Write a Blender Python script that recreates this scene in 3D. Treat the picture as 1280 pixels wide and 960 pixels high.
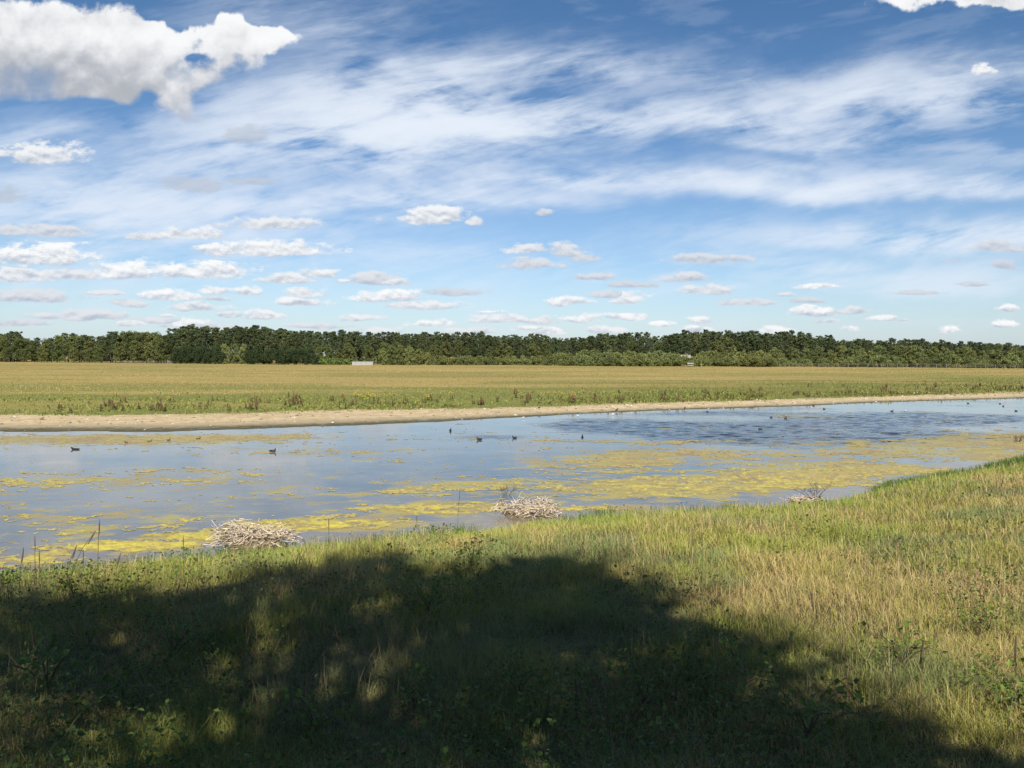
import bpy, math, random
import numpy as np
from mathutils import Vector, Matrix
R = math.radians
SC = bpy.context.scene
for o in list(bpy.data.objects): bpy.data.objects.remove(o)
rng = np.random.default_rng(7)
random.seed(7)

# ------------------------------------------------------------------ camera
FPX, HZ, CAMZ = 961.0, 443.0, 4.5
PITCH = math.atan((480 - HZ) / FPX)
cam_d = bpy.data.cameras.new('camera'); cam = bpy.data.objects.new('camera', cam_d)
SC.collection.objects.link(cam); SC.camera = cam
cam.location = (0, 0, CAMZ); cam.rotation_euler = (R(90) - PITCH, 0, 0)
cam_d.sensor_width = 36; cam_d.lens = 36 * FPX / 1280; cam_d.clip_start = 0.05; cam_d.clip_end = 12000
SC.view_settings.view_transform = 'Standard'; SC.view_settings.look = 'None'
SC.view_settings.gamma = 1; SC.view_settings.use_curve_mapping = False
SC.view_settings.exposure = 0.62
SC.render.engine = 'CYCLES'
cy = SC.cycles
cy.max_bounces = 6; cy.diffuse_bounces = 3; cy.glossy_bounces = 2; cy.transmission_bounces = 3; cy.transparent_max_bounces = 4
cy.use_adaptive_sampling = True; cy.adaptive_threshold = 0.015
cy.use_denoising = True
cy.sample_clamp_indirect = 4; cy.caustics_reflective = False; cy.caustics_refractive = False

SUN_EL, SUN_AZ = R(41), R(7)          # sun behind the viewpoint, a little to the right
TOSUN = Vector((math.sin(SUN_AZ) * math.cos(SUN_EL), -math.cos(SUN_AZ) * math.cos(SUN_EL), math.sin(SUN_EL)))
SKY_STR = 0.068

def ray(px, py):
    a, b = (px - 640) / FPX, (480 - py) / FPX
    c, s = math.cos(PITCH), math.sin(PITCH)
    return a, c + b * s, b * c - s
def P(px, py, z=0.0):
    a, f, u = ray(px, py); t = (z - CAMZ) / u
    return a * t, f * t
def UV(px, py):
    a, f, u = ray(px, py); return a / f, u / f

# ------------------------------------------------------------------ node helpers
class G:
    def __init__(s, nt): s.nt = nt; s.n = nt.nodes; s.l = nt.links
    def new(s, t, **k):
        n = s.n.new(t)
        for a, b in k.items(): setattr(n, a, b)
        return n
    def put(s, sock, v):
        if isinstance(v, bpy.types.NodeSocket): s.l.new(v, sock)
        elif v is not None: sock.default_value = v
    def m(s, op, a, b=None, c=None, clamp=False):
        n = s.new('ShaderNodeMath', operation=op, use_clamp=clamp)
        for i, v in enumerate((a, b, c)):
            if v is not None: s.put(n.inputs[i], v)
        return n.outputs[0]
    def v(s, op, a, b=None, c=None, out=0):
        n = s.new('ShaderNodeVectorMath', operation=op)
        for i, v in enumerate((a, b, c)):
            if v is not None: s.put(n.inputs[i], v)
        return n.outputs[out]
    def length(s, a): return s.v('LENGTH', a, out=1)
    def noise(s, vec, scale, detail=4, rough=.55, dist=0., col=False, dim='3D'):
        n = s.new('ShaderNodeTexNoise', noise_dimensions=dim)
        if vec is not None: s.put(n.inputs['Vector'], vec)
        n.inputs['Scale'].default_value = scale; n.inputs['Detail'].default_value = detail
        n.inputs['Roughness'].default_value = rough; n.inputs['Distortion'].default_value = dist
        return n.outputs['Color'] if col else n.outputs['Fac']
    def mapr(s, x, a, b, c=0., d=1., smooth=True):
        n = s.new('ShaderNodeMapRange', interpolation_type='SMOOTHSTEP' if smooth else 'LINEAR')
        for i, v in enumerate((x, a, b, c, d)): s.put(n.inputs[i], v)
        return n.outputs[0]
    def mix(s, f, a, b):
        n = s.new('ShaderNodeMix', data_type='RGBA'); s.put(n.inputs[0], f); s.put(n.inputs[6], a); s.put(n.inputs[7], b)
        return n.outputs[2]
    def mixv(s, f, a, b):
        n = s.new('ShaderNodeMix', data_type='VECTOR'); s.put(n.inputs[0], f); s.put(n.inputs[4], a); s.put(n.inputs[5], b)
        return n.outputs[1]
    def mixf(s, f, a, b):
        n = s.new('ShaderNodeMix', data_type='FLOAT'); s.put(n.inputs[0], f); s.put(n.inputs[2], a); s.put(n.inputs[3], b)
        return n.outputs[0]
    def sep(s, v):
        n = s.new('ShaderNodeSeparateXYZ'); s.put(n.inputs[0], v); return n.outputs
    def comb(s, x, y, z):
        n = s.new('ShaderNodeCombineXYZ')
        for i, q in enumerate((x, y, z)): s.put(n.inputs[i], q)
        return n.outputs[0]

# ------------------------------------------------------------------ world: Nishita sky with cirrus and fair-weather cumulus
W = bpy.data.worlds.new('World'); SC.world = W; W.use_nodes = True
W.cycles.sampling_method = 'MANUAL'; W.cycles.sample_map_resolution = 512
g = G(W.node_tree); g.n.clear()
sky = g.new('ShaderNodeTexSky', sky_type='NISHITA', sun_disc=False)
sky.sun_elevation = SUN_EL; sky.sun_rotation = R(180) - SUN_AZ
sky.air_density = 1.0; sky.dust_density = 0.5; sky.ozone_density = 2.2; sky.altitude = 0
gen = g.new('ShaderNodeTexCoord').outputs['Generated']
dx, dy, dz = g.sep(gen)[:3]
ay = g.m('MAXIMUM', g.m('ABSOLUTE', dy), 0.12)
u = g.m('DIVIDE', dx, ay); v = g.m('DIVIDE', dz, ay)
p = g.comb(u, v, 0.0)
# clear-sky tint: deepen the upper sky the way the phone did
vv = g.mapr(v, 0.0, 0.45, 0.0, 1.0)
skyc = g.v('MULTIPLY', sky.outputs[0], g.mixv(vv, (0.94, 1.02, 1.15), (0.56, 0.80, 0.98)))
K = 1.0 / SKY_STR / 2 ** 0.62
# ---- cirrus sheets: (px, py, rx, ry, amount)
wq = g.noise(p, 2.2, 3, .5, col=True)
pw = g.v('MULTIPLY_ADD', wq, (0.16, 0.10, 0), p)
sh = g.v('MULTIPLY', pw, (2.0, 6.5, 1.0))
c1 = g.noise(sh, 1.7, 9, .58, .3)
sh2 = g.v('MULTIPLY', g.comb(g.m('MULTIPLY_ADD', v, 1.0, u), g.m('MULTIPLY_ADD', u, -0.22, v), 0.0), (1.6, 7.0, 1.0))
c2 = g.noise(sh2, 2.6, 10, .61, .35)
CIR = [(485, 168, 165, 62, 1.9), (400, 205, 130, 28, .6), (665, 155, 100, 24, .95), (560, 110, 90, 20, .5), (900, 155, 210, 18, 1.25), (1130, 125, 170, 34, 1.1), (1000, 180, 110, 14, 1.1),
       (640, 88, 120, 26, .50), (770, 88, 110, 24, .35), (110, 275, 270, 60, 1.0), (900, 236, 280, 18, 1.15), (560, 256, 130, 13, 1.0), (1130, 246, 150, 14, .9), (400, 262, 130, 10, .6),
       (1200, 300, 190, 18, 1.5), (930, 335, 260, 14, .42), (1060, 352, 320, 20, .50), (330, 40, 90, 40, .22), (1230, 200, 120, 26, .5),
       (200, 345, 330, 46, .30), (60, 165, 110, 12, .4), (430, 20, 90, 22, .25), (960, 205, 90, 10, .35), (700, 320, 200, 12, .2)]
def blobs(lst):
    acc = None
    for (px, py, rx, ry, a) in lst:
        cu, cv = UV(px, py); ix, iy = FPX / rx, FPX / ry
        q = g.v('MULTIPLY_ADD', pw2, (ix, iy, 1), (-cu * ix, -cv * iy, 0))
        yn = g.m('MINIMUM', g.sep(q)[1], 0.0)
        e = g.m('POWER', 2.0, g.m('MULTIPLY', g.m('MULTIPLY_ADD', g.m('MULTIPLY', yn, yn), 3.0, g.v('DOT_PRODUCT', q, q, out=1)), -1.1))
        acc = g.m('MULTIPLY_ADD', e, a, acc if acc is not None else 0.0)
    return acc
wb = g.noise(p, 5.0, 4, .55, col=True)
pw2 = g.v('ADD', g.v('MULTIPLY_ADD', wb, (0.13, 0.08, 0), p), (-0.065, -0.04, 0))
amt = blobs(CIR)
c3 = g.noise(g.v('MULTIPLY', sh2, (1.0, 1.6, 1.0)), 7.0, 6, .6, .3)
tex = g.m('MULTIPLY_ADD', g.m('SUBTRACT', c3, .5), .9, g.m('MULTIPLY_ADD', g.mapr(c1, .38, .63), .58, g.m('MULTIPLY', g.mapr(c2, .40, .62), .56)))
thin = g.m('MULTIPLY', g.mapr(tex, .45, 1.0), .06)
cir = g.m('ADD', g.m('MULTIPLY', amt, g.m('MULTIPLY_ADD', g.m('MAXIMUM', tex, 0.0), 1.10, .02)), thin)
cir = g.m('SUBTRACT', 1.0, g.m('POWER', 2.0, g.m('MULTIPLY', cir, -2.2)))
hazeb = g.m('MULTIPLY', g.mapr(v, 0.0, 0.13, 1.0, 0.0), .40)
skyc = g.mix(hazeb, skyc, (0.56 * K, 0.72 * K, 0.92 * K, 1))
skyc = g.mix(cir, skyc, (0.80 * K, 0.87 * K, 0.97 * K, 1))
# ---- cumulus: (px, py, rx, ry, brightness 0..1)
def cumulus(lst, base, field_noise, relief, amp, soft, skew):
    """nearest ellipse wins; q = local coordinates, q.y up"""
    Q = None; L = None
    for (px, py, rx, ry, b) in lst:
        rx, ry = rx * 1.25, ry * 1.55 if py > 300 else ry * 1.4
        cu, cv = UV(px, py); ix, iy = FPX / rx, FPX / ry
        q = g.v('MULTIPLY_ADD', base, (ix, iy, 1), (-cu * ix, -cv * iy, b * .001))
        l = g.length(q)
        if Q is None: Q, L = q, l
        else:
            t = g.m('LESS_THAN', l, L); Q = g.mixv(t, Q, q); L = g.m('MINIMUM', L, l)
    qx, qy, qz = g.sep(Q)[:3]
    am = g.m('MULTIPLY', g.mapr(qy, -0.9, 0.5, amp * .45, amp, smooth=False), g.mapr(L, 1.0, 1.9, 1.0, 0.0))
    qd = g.m('MAXIMUM', qy, g.m('MULTIPLY', qy, -2.0)); L2 = g.m('SQRT', g.m('MULTIPLY_ADD', qd, qd, g.m('MULTIPLY', qx, qx)))
    f = g.m('MULTIPLY_ADD', g.m('SUBTRACT', field_noise, .5), am, g.m('SUBTRACT', 1.06, L2))
    alpha = g.mapr(f, 0.02, soft)
    br = g.m('MULTIPLY', qz, 1000.0); alpha = g.m('MULTIPLY', alpha, g.mapr(br, .1, .6, .70, 1.0))
    t = g.m('MULTIPLY_ADD', qy, .55, g.m('MULTIPLY_ADD', relief, skew, .55))
    t = g.m('MULTIPLY', g.mapr(t, -.05, 1.0), br)
    return alpha, t
BIG = [(0, 36, 90, 34, 1.0), (95, 38, 75, 30, 1.08), (160, 50, 50, 28, 1.0), (205, 42, 32, 28, 1.0), (272, 44, 50, 20, 1.08), (325, 48, 38, 20, 1.1),
       (0, 84, 130, 30, .30), (100, 86, 90, 28, .20), (20, 106, 110, 18, .10), (120, 106, 60, 14, .12), (190, 84, 24, 18, .60), (262, 104, 38, 18, .62), (300, 78, 26, 16, .70), (225, 116, 26, 16, .60), (222, 66, 34, 18, .85), (215, 100, 26, 14, .55), (232, 138, 24, 12, .80), (165, 124, 16, 12, .35), (245, 156, 18, 10, .25),
       (246, 71, 16, 5, -1), (210, 96, 14, 10, -1), (282, 122, 18, 12, -1), (196, 118, 14, 14, -1), (60, 136, 70, 5, -1),
       (1200, -12, 120, 20, 1), (1240, -4, 60, 16, .95)]
SMALL = [(52, 196, 52, 15, .85), (246, 234, 40, 11, .12), (315, 228, 32, 6, .15), (4, 246, 26, 11, .1), (305, 172, 30, 13, .15), (540, 274, 46, 12, .9),
         (594, 278, 9, 6, .7), (680, 268, 14, 4.5, .5), (1224, 90, 14, 8, .95), (335, 282, 52, 9, .75), (235, 294, 42, 9, .9), (185, 296, 26, 6, .7), (60, 290, 56, 10, .55),
         (335, 314, 80, 10, .97), (45, 322, 62, 17, 1), (20, 345, 70, 12, .8), (150, 341, 46, 11, 1), (255, 340, 60, 12, 1), (95, 345, 40, 8, .7),
         (360, 351, 40, 6, .8), (400, 344, 24, 6, .9), (465, 351, 40, 7, .6), (205, 371, 28, 8, 1), (270, 364, 20, 6, .9), (310, 365, 18, 6, .9), (375, 378, 38, 6, .9), (385, 367, 24, 6, .85),
         (490, 372, 42, 9, 1), (525, 382, 50, 7, .8), (570, 366, 40, 5.5, .4), (670, 332, 38, 8, .55), (705, 316, 26, 9, .6), (655, 313, 28, 6, .7), (725, 323, 22, 5, .45),
         (745, 347, 28, 4.5, .5), (884, 325, 44, 6.5, .5), (855, 349, 30, 6, .6), (708, 378, 24, 6, 1), (790, 357, 28, 4, .4), (785, 374, 24, 9, .9), (762, 368, 24, 5, .5),
         (935, 379, 40, 5, .55), (1060, 389, 30, 5, .65), (1245, 311, 28, 8, .45), (1255, 334, 16, 5.5, .4), (1215, 355, 26, 4, .4), (1187, 327, 12, 3, .35), (1190, 413, 13, 6, 1), (1258, 407, 18, 5, 1), (1262, 387, 14, 5, .95), (1102, 399, 18, 4, .9), (1130, 400, 12, 3.4, .9),
         (245, 385, 34, 6, .75), (160, 380, 26, 5, .6), (40, 372, 60, 9, .55), (100, 396, 60, 7, .6), (330, 396, 30, 6, .85), (450, 398, 30, 5, .8), (540, 405, 28, 5, .95), (625, 400, 34, 6, .8),
         (672, 402, 26, 5, .75), (725, 399, 22, 6, .9), (783, 398, 26, 5, .95), (826, 404, 14, 4, 1), (880, 400, 18, 5, .9), (870, 413, 20, 5, 1), (680, 416, 22, 6, .95), (970, 413, 22, 6, .9), (1030, 402, 16, 4, .7),
         (1068, 412, 12, 3.5, .9), (20, 405, 40, 5, .5), (190, 402, 44, 5, .6), (270, 408, 34, 4, .6), (400, 408, 40, 4, .6), (590, 415, 30, 5, .7), (475, 414, 30, 5, .7), (760, 414, 26, 5, .8), (1010, 377, 26, 3.4, .45), (1150, 366, 30, 3.4, .4)]
_r = random.Random(5)
for _ in range(18):
    _y = _r.uniform(352, 414); _x = _r.gauss(230, 190) if _r.random() < .62 else _r.uniform(0, 1280); _w = _r.uniform(10, 34)
    SMALL.append((_x, _y, _w, _w * _r.uniform(.14, .24), _r.uniform(.6, 1.0)))
nb = g.noise(g.v('MULTIPLY_ADD', wb, (0.05, 0.05, 0), p), 9.0, 8, .52)
pbig = g.v('ADD', g.v('MULTIPLY_ADD', wb, (0.06, 0.06, 0), p), (-0.03, -0.03, 0))
nb2 = g.noise(g.v('MULTIPLY_ADD', wb, (0.05, 0.05, 0), g.v('ADD', p, (-0.003, 0.02, 0))), 9.0, 6, .54)
FS = None; BS = None; FP = None
for (px, py, rx, ry, b) in BIG:
    cu, cv = UV(px, py); ix, iy = FPX / rx, FPX / ry
    q = g.v('MULTIPLY_ADD', pbig, (ix, iy, 1), (-cu * ix, -cv * iy, 0))
    e = g.m('POWER', 2.0, g.m('MULTIPLY', g.v('DOT_PRODUCT', q, q, out=1), -1.3))
    FS = g.m('MULTIPLY_ADD', e, 1.0 if b > 0 else -.75, FS if FS is not None else 0.0)
    if b > 0: FP = g.m('ADD', e, FP if FP is not None else 0.0)
    if b > 0: BS = g.m('MULTIPLY_ADD', e, b, BS if BS is not None else 0.0)
nb3 = g.noise(p, 26.0, 7, .6)
ff = g.m('ADD', g.m('MULTIPLY', g.m('MINIMUM', FS, 1.05), .80), g.m('MULTIPLY', g.m('MULTIPLY', g.mapr(FP, .02, .45), g.mapr(FP, .9, 1.9, 1.0, .6)), g.m('MULTIPLY', g.mapr(u, UV(150, 80)[0], UV(240, 80)[0], 1.0, 1.75), g.m('MULTIPLY_ADD', g.m('SUBTRACT', nb3, .5), .65, g.m('MULTIPLY', g.m('SUBTRACT', nb, .5), 3.2)))))
hard = g.mapr(v, UV(0, 100)[1], UV(0, 40)[1], .85, .24)
a1 = g.mapr(ff, .20, g.m('ADD', .20, hard))
br1 = g.m('DIVIDE', BS, g.m('MAXIMUM', FP, .02))
t1 = g.m('ADD', br1, g.m('MULTIPLY_ADD', g.m('SUBTRACT', nb3, .5), .55, g.m('MULTIPLY', g.m('SUBTRACT', nb, nb2), 4.0)))
t1 = g.m('ADD', t1, g.mapr(ff, .3, 1.3, .10, -.08))
t1 = g.mapr(t1, .0, 1.45)
wsm = g.noise(g.v('MULTIPLY', p, (1, 2.2, 1)), 22.0, 3, .5, col=True)
psm = g.v('ADD', g.v('MULTIPLY_ADD', wsm, (0.03, 0.010, 0), p), (-.015, -.005, 0))
ps = g.v('MULTIPLY', p, (1.0, 2.0, 1.0))
ns = g.noise(ps, 30.0, 6, .64)
ns2 = g.noise(g.v('ADD', ps, (-0.002, 0.010, 0)), 30.0, 4, .64)
a2, t2 = cumulus(SMALL, psm, ns, g.m('SUBTRACT', ns, ns2), 2.6, .54, 2.4)
for a_, t_, lo in ((a2, t2, (0.47, 0.53, 0.63)), (a1, t1, (0.46, 0.48, 0.52))):
    cc = g.mix(t_, (lo[0] * K, lo[1] * K, lo[2] * K, 1), (0.98 * K, 0.985 * K, 0.99 * K, 1))
    skyc = g.mix(g.m('MULTIPLY', a_, .96), skyc, cc)
bg = g.new('ShaderNodeBackground'); g.put(bg.inputs[0], skyc); bg.inputs[1].default_value = SKY_STR
g.l.new(bg.outputs[0], g.new('ShaderNodeOutputWorld').inputs[0])

sun_d = bpy.data.lights.new('sun', 'SUN'); sun = bpy.data.objects.new('sun', sun_d); SC.collection.objects.link(sun)
sun_d.energy = 4.8; sun_d.angle = R(0.53); sun_d.color = (1.0, 0.94, 0.84)
sun.rotation_euler = TOSUN.to_track_quat('Z', 'Y').to_euler()

# ------------------------------------------------------------------ object helpers
def tag(o, label=None, cat=None, group=None, kind=None):
    if label: o['label'] = label
    if cat: o['category'] = cat
    if group: o['group'] = group
    if kind: o['kind'] = kind
    return o
def link(o, parent=None):
    SC.collection.objects.link(o)
    if parent: o.parent = parent
    return o
def empty(name, loc=(0, 0, 0), rz=0):
    o = bpy.data.objects.new(name, None); link(o); o.location = loc; o.rotation_euler = (0, 0, rz); o.empty_display_size = .2
    return o
def np_mesh(name, V, faces, mat, col=None, fmat=None, smooth=False):
    """faces: list of int arrays (n,k)"""
    me = bpy.data.meshes.new(name); V = np.asarray(V, np.float32).reshape(-1, 3)
    faces = [np.asarray(f, np.int32) for f in faces if len(f)]
    me.vertices.add(len(V)); me.vertices.foreach_set('co', V.ravel())
    li = np.concatenate([f.ravel() for f in faces]); tot = np.concatenate([np.full(len(f), f.shape[1], np.int32) for f in faces])
    st = np.concatenate(([0], np.cumsum(tot)[:-1])).astype(np.int32)
    me.loops.add(len(li)); me.loops.foreach_set('vertex_index', li)
    me.polygons.add(len(tot)); me.polygons.foreach_set('loop_start', st)
    me.polygons.foreach_set('use_smooth', np.full(len(tot), smooth, dtype=bool))
    for m_ in (mat if isinstance(mat, (list, tuple)) else [mat]): me.materials.append(m_)
    if fmat is not None: me.polygons.foreach_set('material_index', np.asarray(fmat, np.int32))
    me.update(calc_edges=True)
    if col is not None:
        at = me.attributes.new('tint', 'FLOAT_COLOR', 'POINT')
        c = np.ones((len(V), 4), np.float32); c[:, :3] = col; at.data.foreach_set('color', c.ravel())
    return me
def mesh_obj(name, me, parent=None): return link(bpy.data.objects.new(name, me), parent)
class MB:
    """collects lofts, boxes and leaves into one mesh"""
    def __init__(s): s.V = []; s.F3 = []; s.F4 = []; s.M3 = []; s.M4 = []; s.n = 0
    def add(s, V, f3=(), f4=(), m=0):
        V = np.asarray(V, float).reshape(-1, 3); s.V.append(V)
        if len(f3): s.F3.append(np.asarray(f3, int).reshape(-1, 3) + s.n); s.M3.append(np.full(len(s.F3[-1]), m))
        if len(f4): s.F4.append(np.asarray(f4, int).reshape(-1, 4) + s.n); s.M4.append(np.full(len(s.F4[-1]), m))
        s.n += len(V)
    def box(s, c, d, rz=0, m=0, taper=1.0):
        c = np.array(c, float); hx, hy, hz = [q / 2 for q in d]
        v = np.array([(x * hx * (taper if z > 0 else 1), y * hy * (taper if z > 0 else 1), z * hz) for z in (-1, 1) for y in (-1, 1) for x in (-1, 1)])
        if rz:
            cs, sn = math.cos(rz), math.sin(rz); v = np.stack([v[:, 0] * cs - v[:, 1] * sn, v[:, 0] * sn + v[:, 1] * cs, v[:, 2]], 1)
        s.add(v + c, f4=[(0, 2, 3, 1), (4, 5, 7, 6), (0, 1, 5, 4), (2, 6, 7, 3), (0, 4, 6, 2), (1, 3, 7, 5)], m=m)
    def tube(s, pts, rad, k=6, m=0, mats=None, flat=1.0):
        pts = [Vector(q) for q in pts]; n = len(pts); V = []; up = Vector((0, 0, 1))
        T = [(pts[min(i + 1, n - 1)] - pts[max(i - 1, 0)]).normalized() for i in range(n)]
        a = T[0].cross(up)
        if a.length < .05: a = T[0].cross(Vector((0, 1, 0)))
        a.normalize()
        for i in range(n):
            a = (a - T[i] * a.dot(T[i])).normalized(); b = T[i].cross(a)
            for j in range(k):
                t = 2 * math.pi * j / k
                V.append(pts[i] + (a * math.cos(t) * flat + b * math.sin(t)) * rad[i])
        base = s.n
        s.add(V)
        for i in range(n - 1):
            fs = [(i * k + j, i * k + (j + 1) % k, (i + 1) * k + (j + 1) % k, (i + 1) * k + j) for j in range(k)]
            s.F4.append(np.array(fs) + base); s.M4.append(np.full(k, mats[i] if mats else m))
        for e, off in ((0, 0), (n - 1, (n - 1) * k)):
            c = len(V) + (0 if e == 0 else 1)
            s.V.append(np.array([pts[e]])); s.n += 1
            fs = [((off + (j + 1) % k), off + j, c) if e == 0 else (off + j, off + (j + 1) % k, c) for j in range(k)]
            s.F3.append(np.array(fs) + base); s.M3.append(np.full(k, (mats[0] if e == 0 else mats[-1]) if mats else m))
    def mesh(s, name, mat, smooth=False):
        V = np.concatenate(s.V); fs = []; fm = []
        if s.F3: fs.append(np.concatenate(s.F3)); fm.append(np.concatenate(s.M3))
        if s.F4: fs.append(np.concatenate(s.F4)); fm.append(np.concatenate(s.M4))
        return np_mesh(name, V, fs, mat, fmat=np.concatenate(fm), smooth=smooth)
    def build(s, name, mat, parent=None, smooth=False): return mesh_obj(name, s.mesh(name, mat, smooth), parent)
def copy_tree(o, parent=None):
    c = o.copy(); link(c)
    if parent: c.parent = parent
    for ch in o.children: copy_tree(ch, c)
    return c

# value noise in numpy
_perm = rng.random((256, 256)).astype(np.float32)
def vnoise(x, y):
    xi = np.floor(x).astype(int); yi = np.floor(y).astype(int); fx = x - xi; fy = y - yi
    fx = fx * fx * (3 - 2 * fx); fy = fy * fy * (3 - 2 * fy)
    a = _perm[xi & 255, yi & 255]; b = _perm[(xi + 1) & 255, yi & 255]; c = _perm[xi & 255, (yi + 1) & 255]; d = _perm[(xi + 1) & 255, (yi + 1) & 255]
    return (a * (1 - fx) + b * fx) * (1 - fy) + (c * (1 - fx) + d * fx) * fy
def fbm(x, y, o=4, r=.5):
    s = 0; a = 1; t = 0
    for i in range(o):
        s = s + a * vnoise(x * 2 ** i + 17.3 * i, y * 2 ** i + 9.1 * i); t += a; a *= r
    return s / t
def sstep(a, b, x):
    t = np.clip((x - a) / (b - a), 0, 1); return t * t * (3 - 2 * t)

# ------------------------------------------------------------------ materials
def mat_new(name):
    m = bpy.data.materials.new(name); m.use_nodes = True; gg = G(m.node_tree); gg.n.clear()
    out = gg.new('ShaderNodeOutputMaterial'); return m, gg, out
def princ(gg, out, col, rough=.8, spec=.3, normal=None):
    b = gg.new('ShaderNodeBsdfPrincipled'); gg.put(b.inputs['Base Color'], col); gg.put(b.inputs['Roughness'], rough)
    b.inputs['Specular IOR Level'].default_value = spec
    if normal is not None: gg.l.new(normal, b.inputs['Normal'])
    gg.l.new(b.outputs[0], out.inputs[0]); return b
def simple(name, col, rough=.8, spec=.3, var=.18, scale=8.0, bump=0.0, metallic=0):
    m, gg, out = mat_new(name); tc = gg.new('ShaderNodeTexCoord').outputs['Object']
    n = gg.noise(tc, scale, 5, .6)
    f = gg.mapr(n, .3, .7, 1 - var, 1 + var, smooth=False)
    c = gg.v('SCALE', gg.comb(*col), None); c.node.inputs['Scale'].default_value = 1; gg.put(c.node.inputs['Scale'], f)
    nm = None
    if bump:
        bm = gg.new('ShaderNodeBump'); bm.inputs['Strength'].default_value = bump; gg.put(bm.inputs['Height'], n); nm = bm.outputs[0]
    b = princ(gg, out, c, rough, spec, nm); b.inputs['Metallic'].default_value = metallic
    return m
def foliage(name, col=None, transl=.3, var=.35, rnd=.25, hue2=None):
    """leaf material: tint attribute or a colour varied in space and per object, part of the light passes through"""
    m, gg, out = mat_new(name)
    if col is None:
        at = gg.new('ShaderNodeAttribute', attribute_name='tint'); c = at.outputs['Color']
    else:
        tc = gg.new('ShaderNodeTexCoord').outputs['Object']; oi = gg.new('ShaderNodeObjectInfo')
        n = gg.noise(tc, .9, 4, .6); ge = gg.new('ShaderNodeNewGeometry').outputs['Random Per Island']
        f = gg.m('MULTIPLY_ADD', gg.m('SUBTRACT', n, .5), var * 2, 1.0)
        f = gg.m('MULTIPLY_ADD', gg.m('SUBTRACT', ge, .5), var, f)
        f = gg.m('MULTIPLY_ADD', gg.m('SUBTRACT', oi.outputs['Random'], .5), rnd * 2, f)
        base = gg.mix(gg.m('FRACT', gg.m('MULTIPLY', oi.outputs['Random'], 7.31)), (*col, 1), (*(hue2 or col), 1))
        cc = gg.v('SCALE', base, None); gg.put(cc.node.inputs['Scale'], f); c = cc
    d = gg.new('ShaderNodeBsdfPrincipled'); gg.put(d.inputs['Base Color'], c); d.inputs['Roughness'].default_value = .6; d.inputs['Specular IOR Level'].default_value = .25
    t = gg.new('ShaderNodeBsdfTranslucent'); gg.put(t.inputs[0], c)
    mx = gg.new('ShaderNodeMixShader'); mx.inputs[0].default_value = transl
    gg.l.new(d.outputs[0], mx.inputs[1]); gg.l.new(t.outputs[0], mx.inputs[2]); gg.l.new(mx.outputs[0], out.inputs[0])
    return m
M = {}
M['blades'] = foliage('grass blades', None, .22)
M['pine'] = foliage('pine needles', (.068, .092, .040), .15, .3, .28, (.094, .112, .044))
M['leaf_dark'] = foliage('dark leaves', (.032, .050, .016), .2, .3, .12)
M['leaf_mid'] = foliage('mid green leaves', (.095, .125, .036), .2, .45, .22, (.125, .130, .042))
M['leaf_willow'] = foliage('willow leaves', (.145, .175, .062), .2, .45, .25, (.18, .19, .058))
M['leaf_hedge'] = foliage('hedge leaves', (.15, .21, .05), .2, .4, .15)
M['leaf_bramble'] = foliage('bramble leaves', (.075, .125, .030), .3, .4, .25, (.15, .20, .03))
M['dock'] = foliage('dock seed spikes', (.105, .058, .028), .1, .4, .25, (.15, .09, .04))
M['dockleaf'] = foliage('dock leaves', (.10, .15, .04), .2, .4, .2)
M['yellow'] = foliage('yellow petals', (.62, .50, .03), .15, .3, .1)
M['bark'] = simple('grey bark', (.085, .07, .055), .9, .1, .35, 6, .4)
M['bark_pale'] = simple('pale bark', (.17, .15, .12), .9, .1, .3, 6, .4)
M['stem'] = simple('dry stem', (.10, .085, .05), .8, .2, .3, 20)
M['bleached'] = simple('bleached reed', (.52, .42, .29), .8, .2, .45, 9, .2)
M['bleached_pale'] = simple('bleached twig', (.58, .51, .43), .8, .2, .3, 9, .2)
M['darktwig'] = simple('dark twig', (.10, .075, .055), .9, .1, .4, 9)
M['rot'] = simple('rotten litter', (.15, .115, .07), .9, .1, .4, 12, .5)
M['fence'] = simple('weathered fence timber', (.21, .19, .155), .85, .15, .2, 4, .2)
M['white'] = simple('white painted sheet', (.30, .30, .28), .6, .3, .06, 2)
M['grey_roof'] = simple('pale grey roof sheet', (.28, .27, .25), .6, .3, .12, 2)
M['brick'] = simple('brown brick wall', (.26, .17, .12), .9, .1, .2, 10)
M['darkwood'] = simple('dark timber', (.06, .05, .04), .8, .2, .25, 4)
M['b_black'] = simple('black plumage', (.018, .018, .02), .6, .3, .2, 20)
M['b_brown'] = simple('brown plumage', (.10, .07, .045), .7, .2, .4, 30)
M['b_grey'] = simple('grey plumage', (.33, .34, .36), .7, .2, .15, 20)
M['b_white'] = simple('white plumage', (.58, .58, .56), .7, .2, .05, 20)
M['b_bill'] = simple('pale bill', (.7, .66, .6), .4, .4, .05, 20)
M['b_orange'] = simple('orange bill and legs', (.55, .20, .04), .5, .3, .1, 20)

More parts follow.
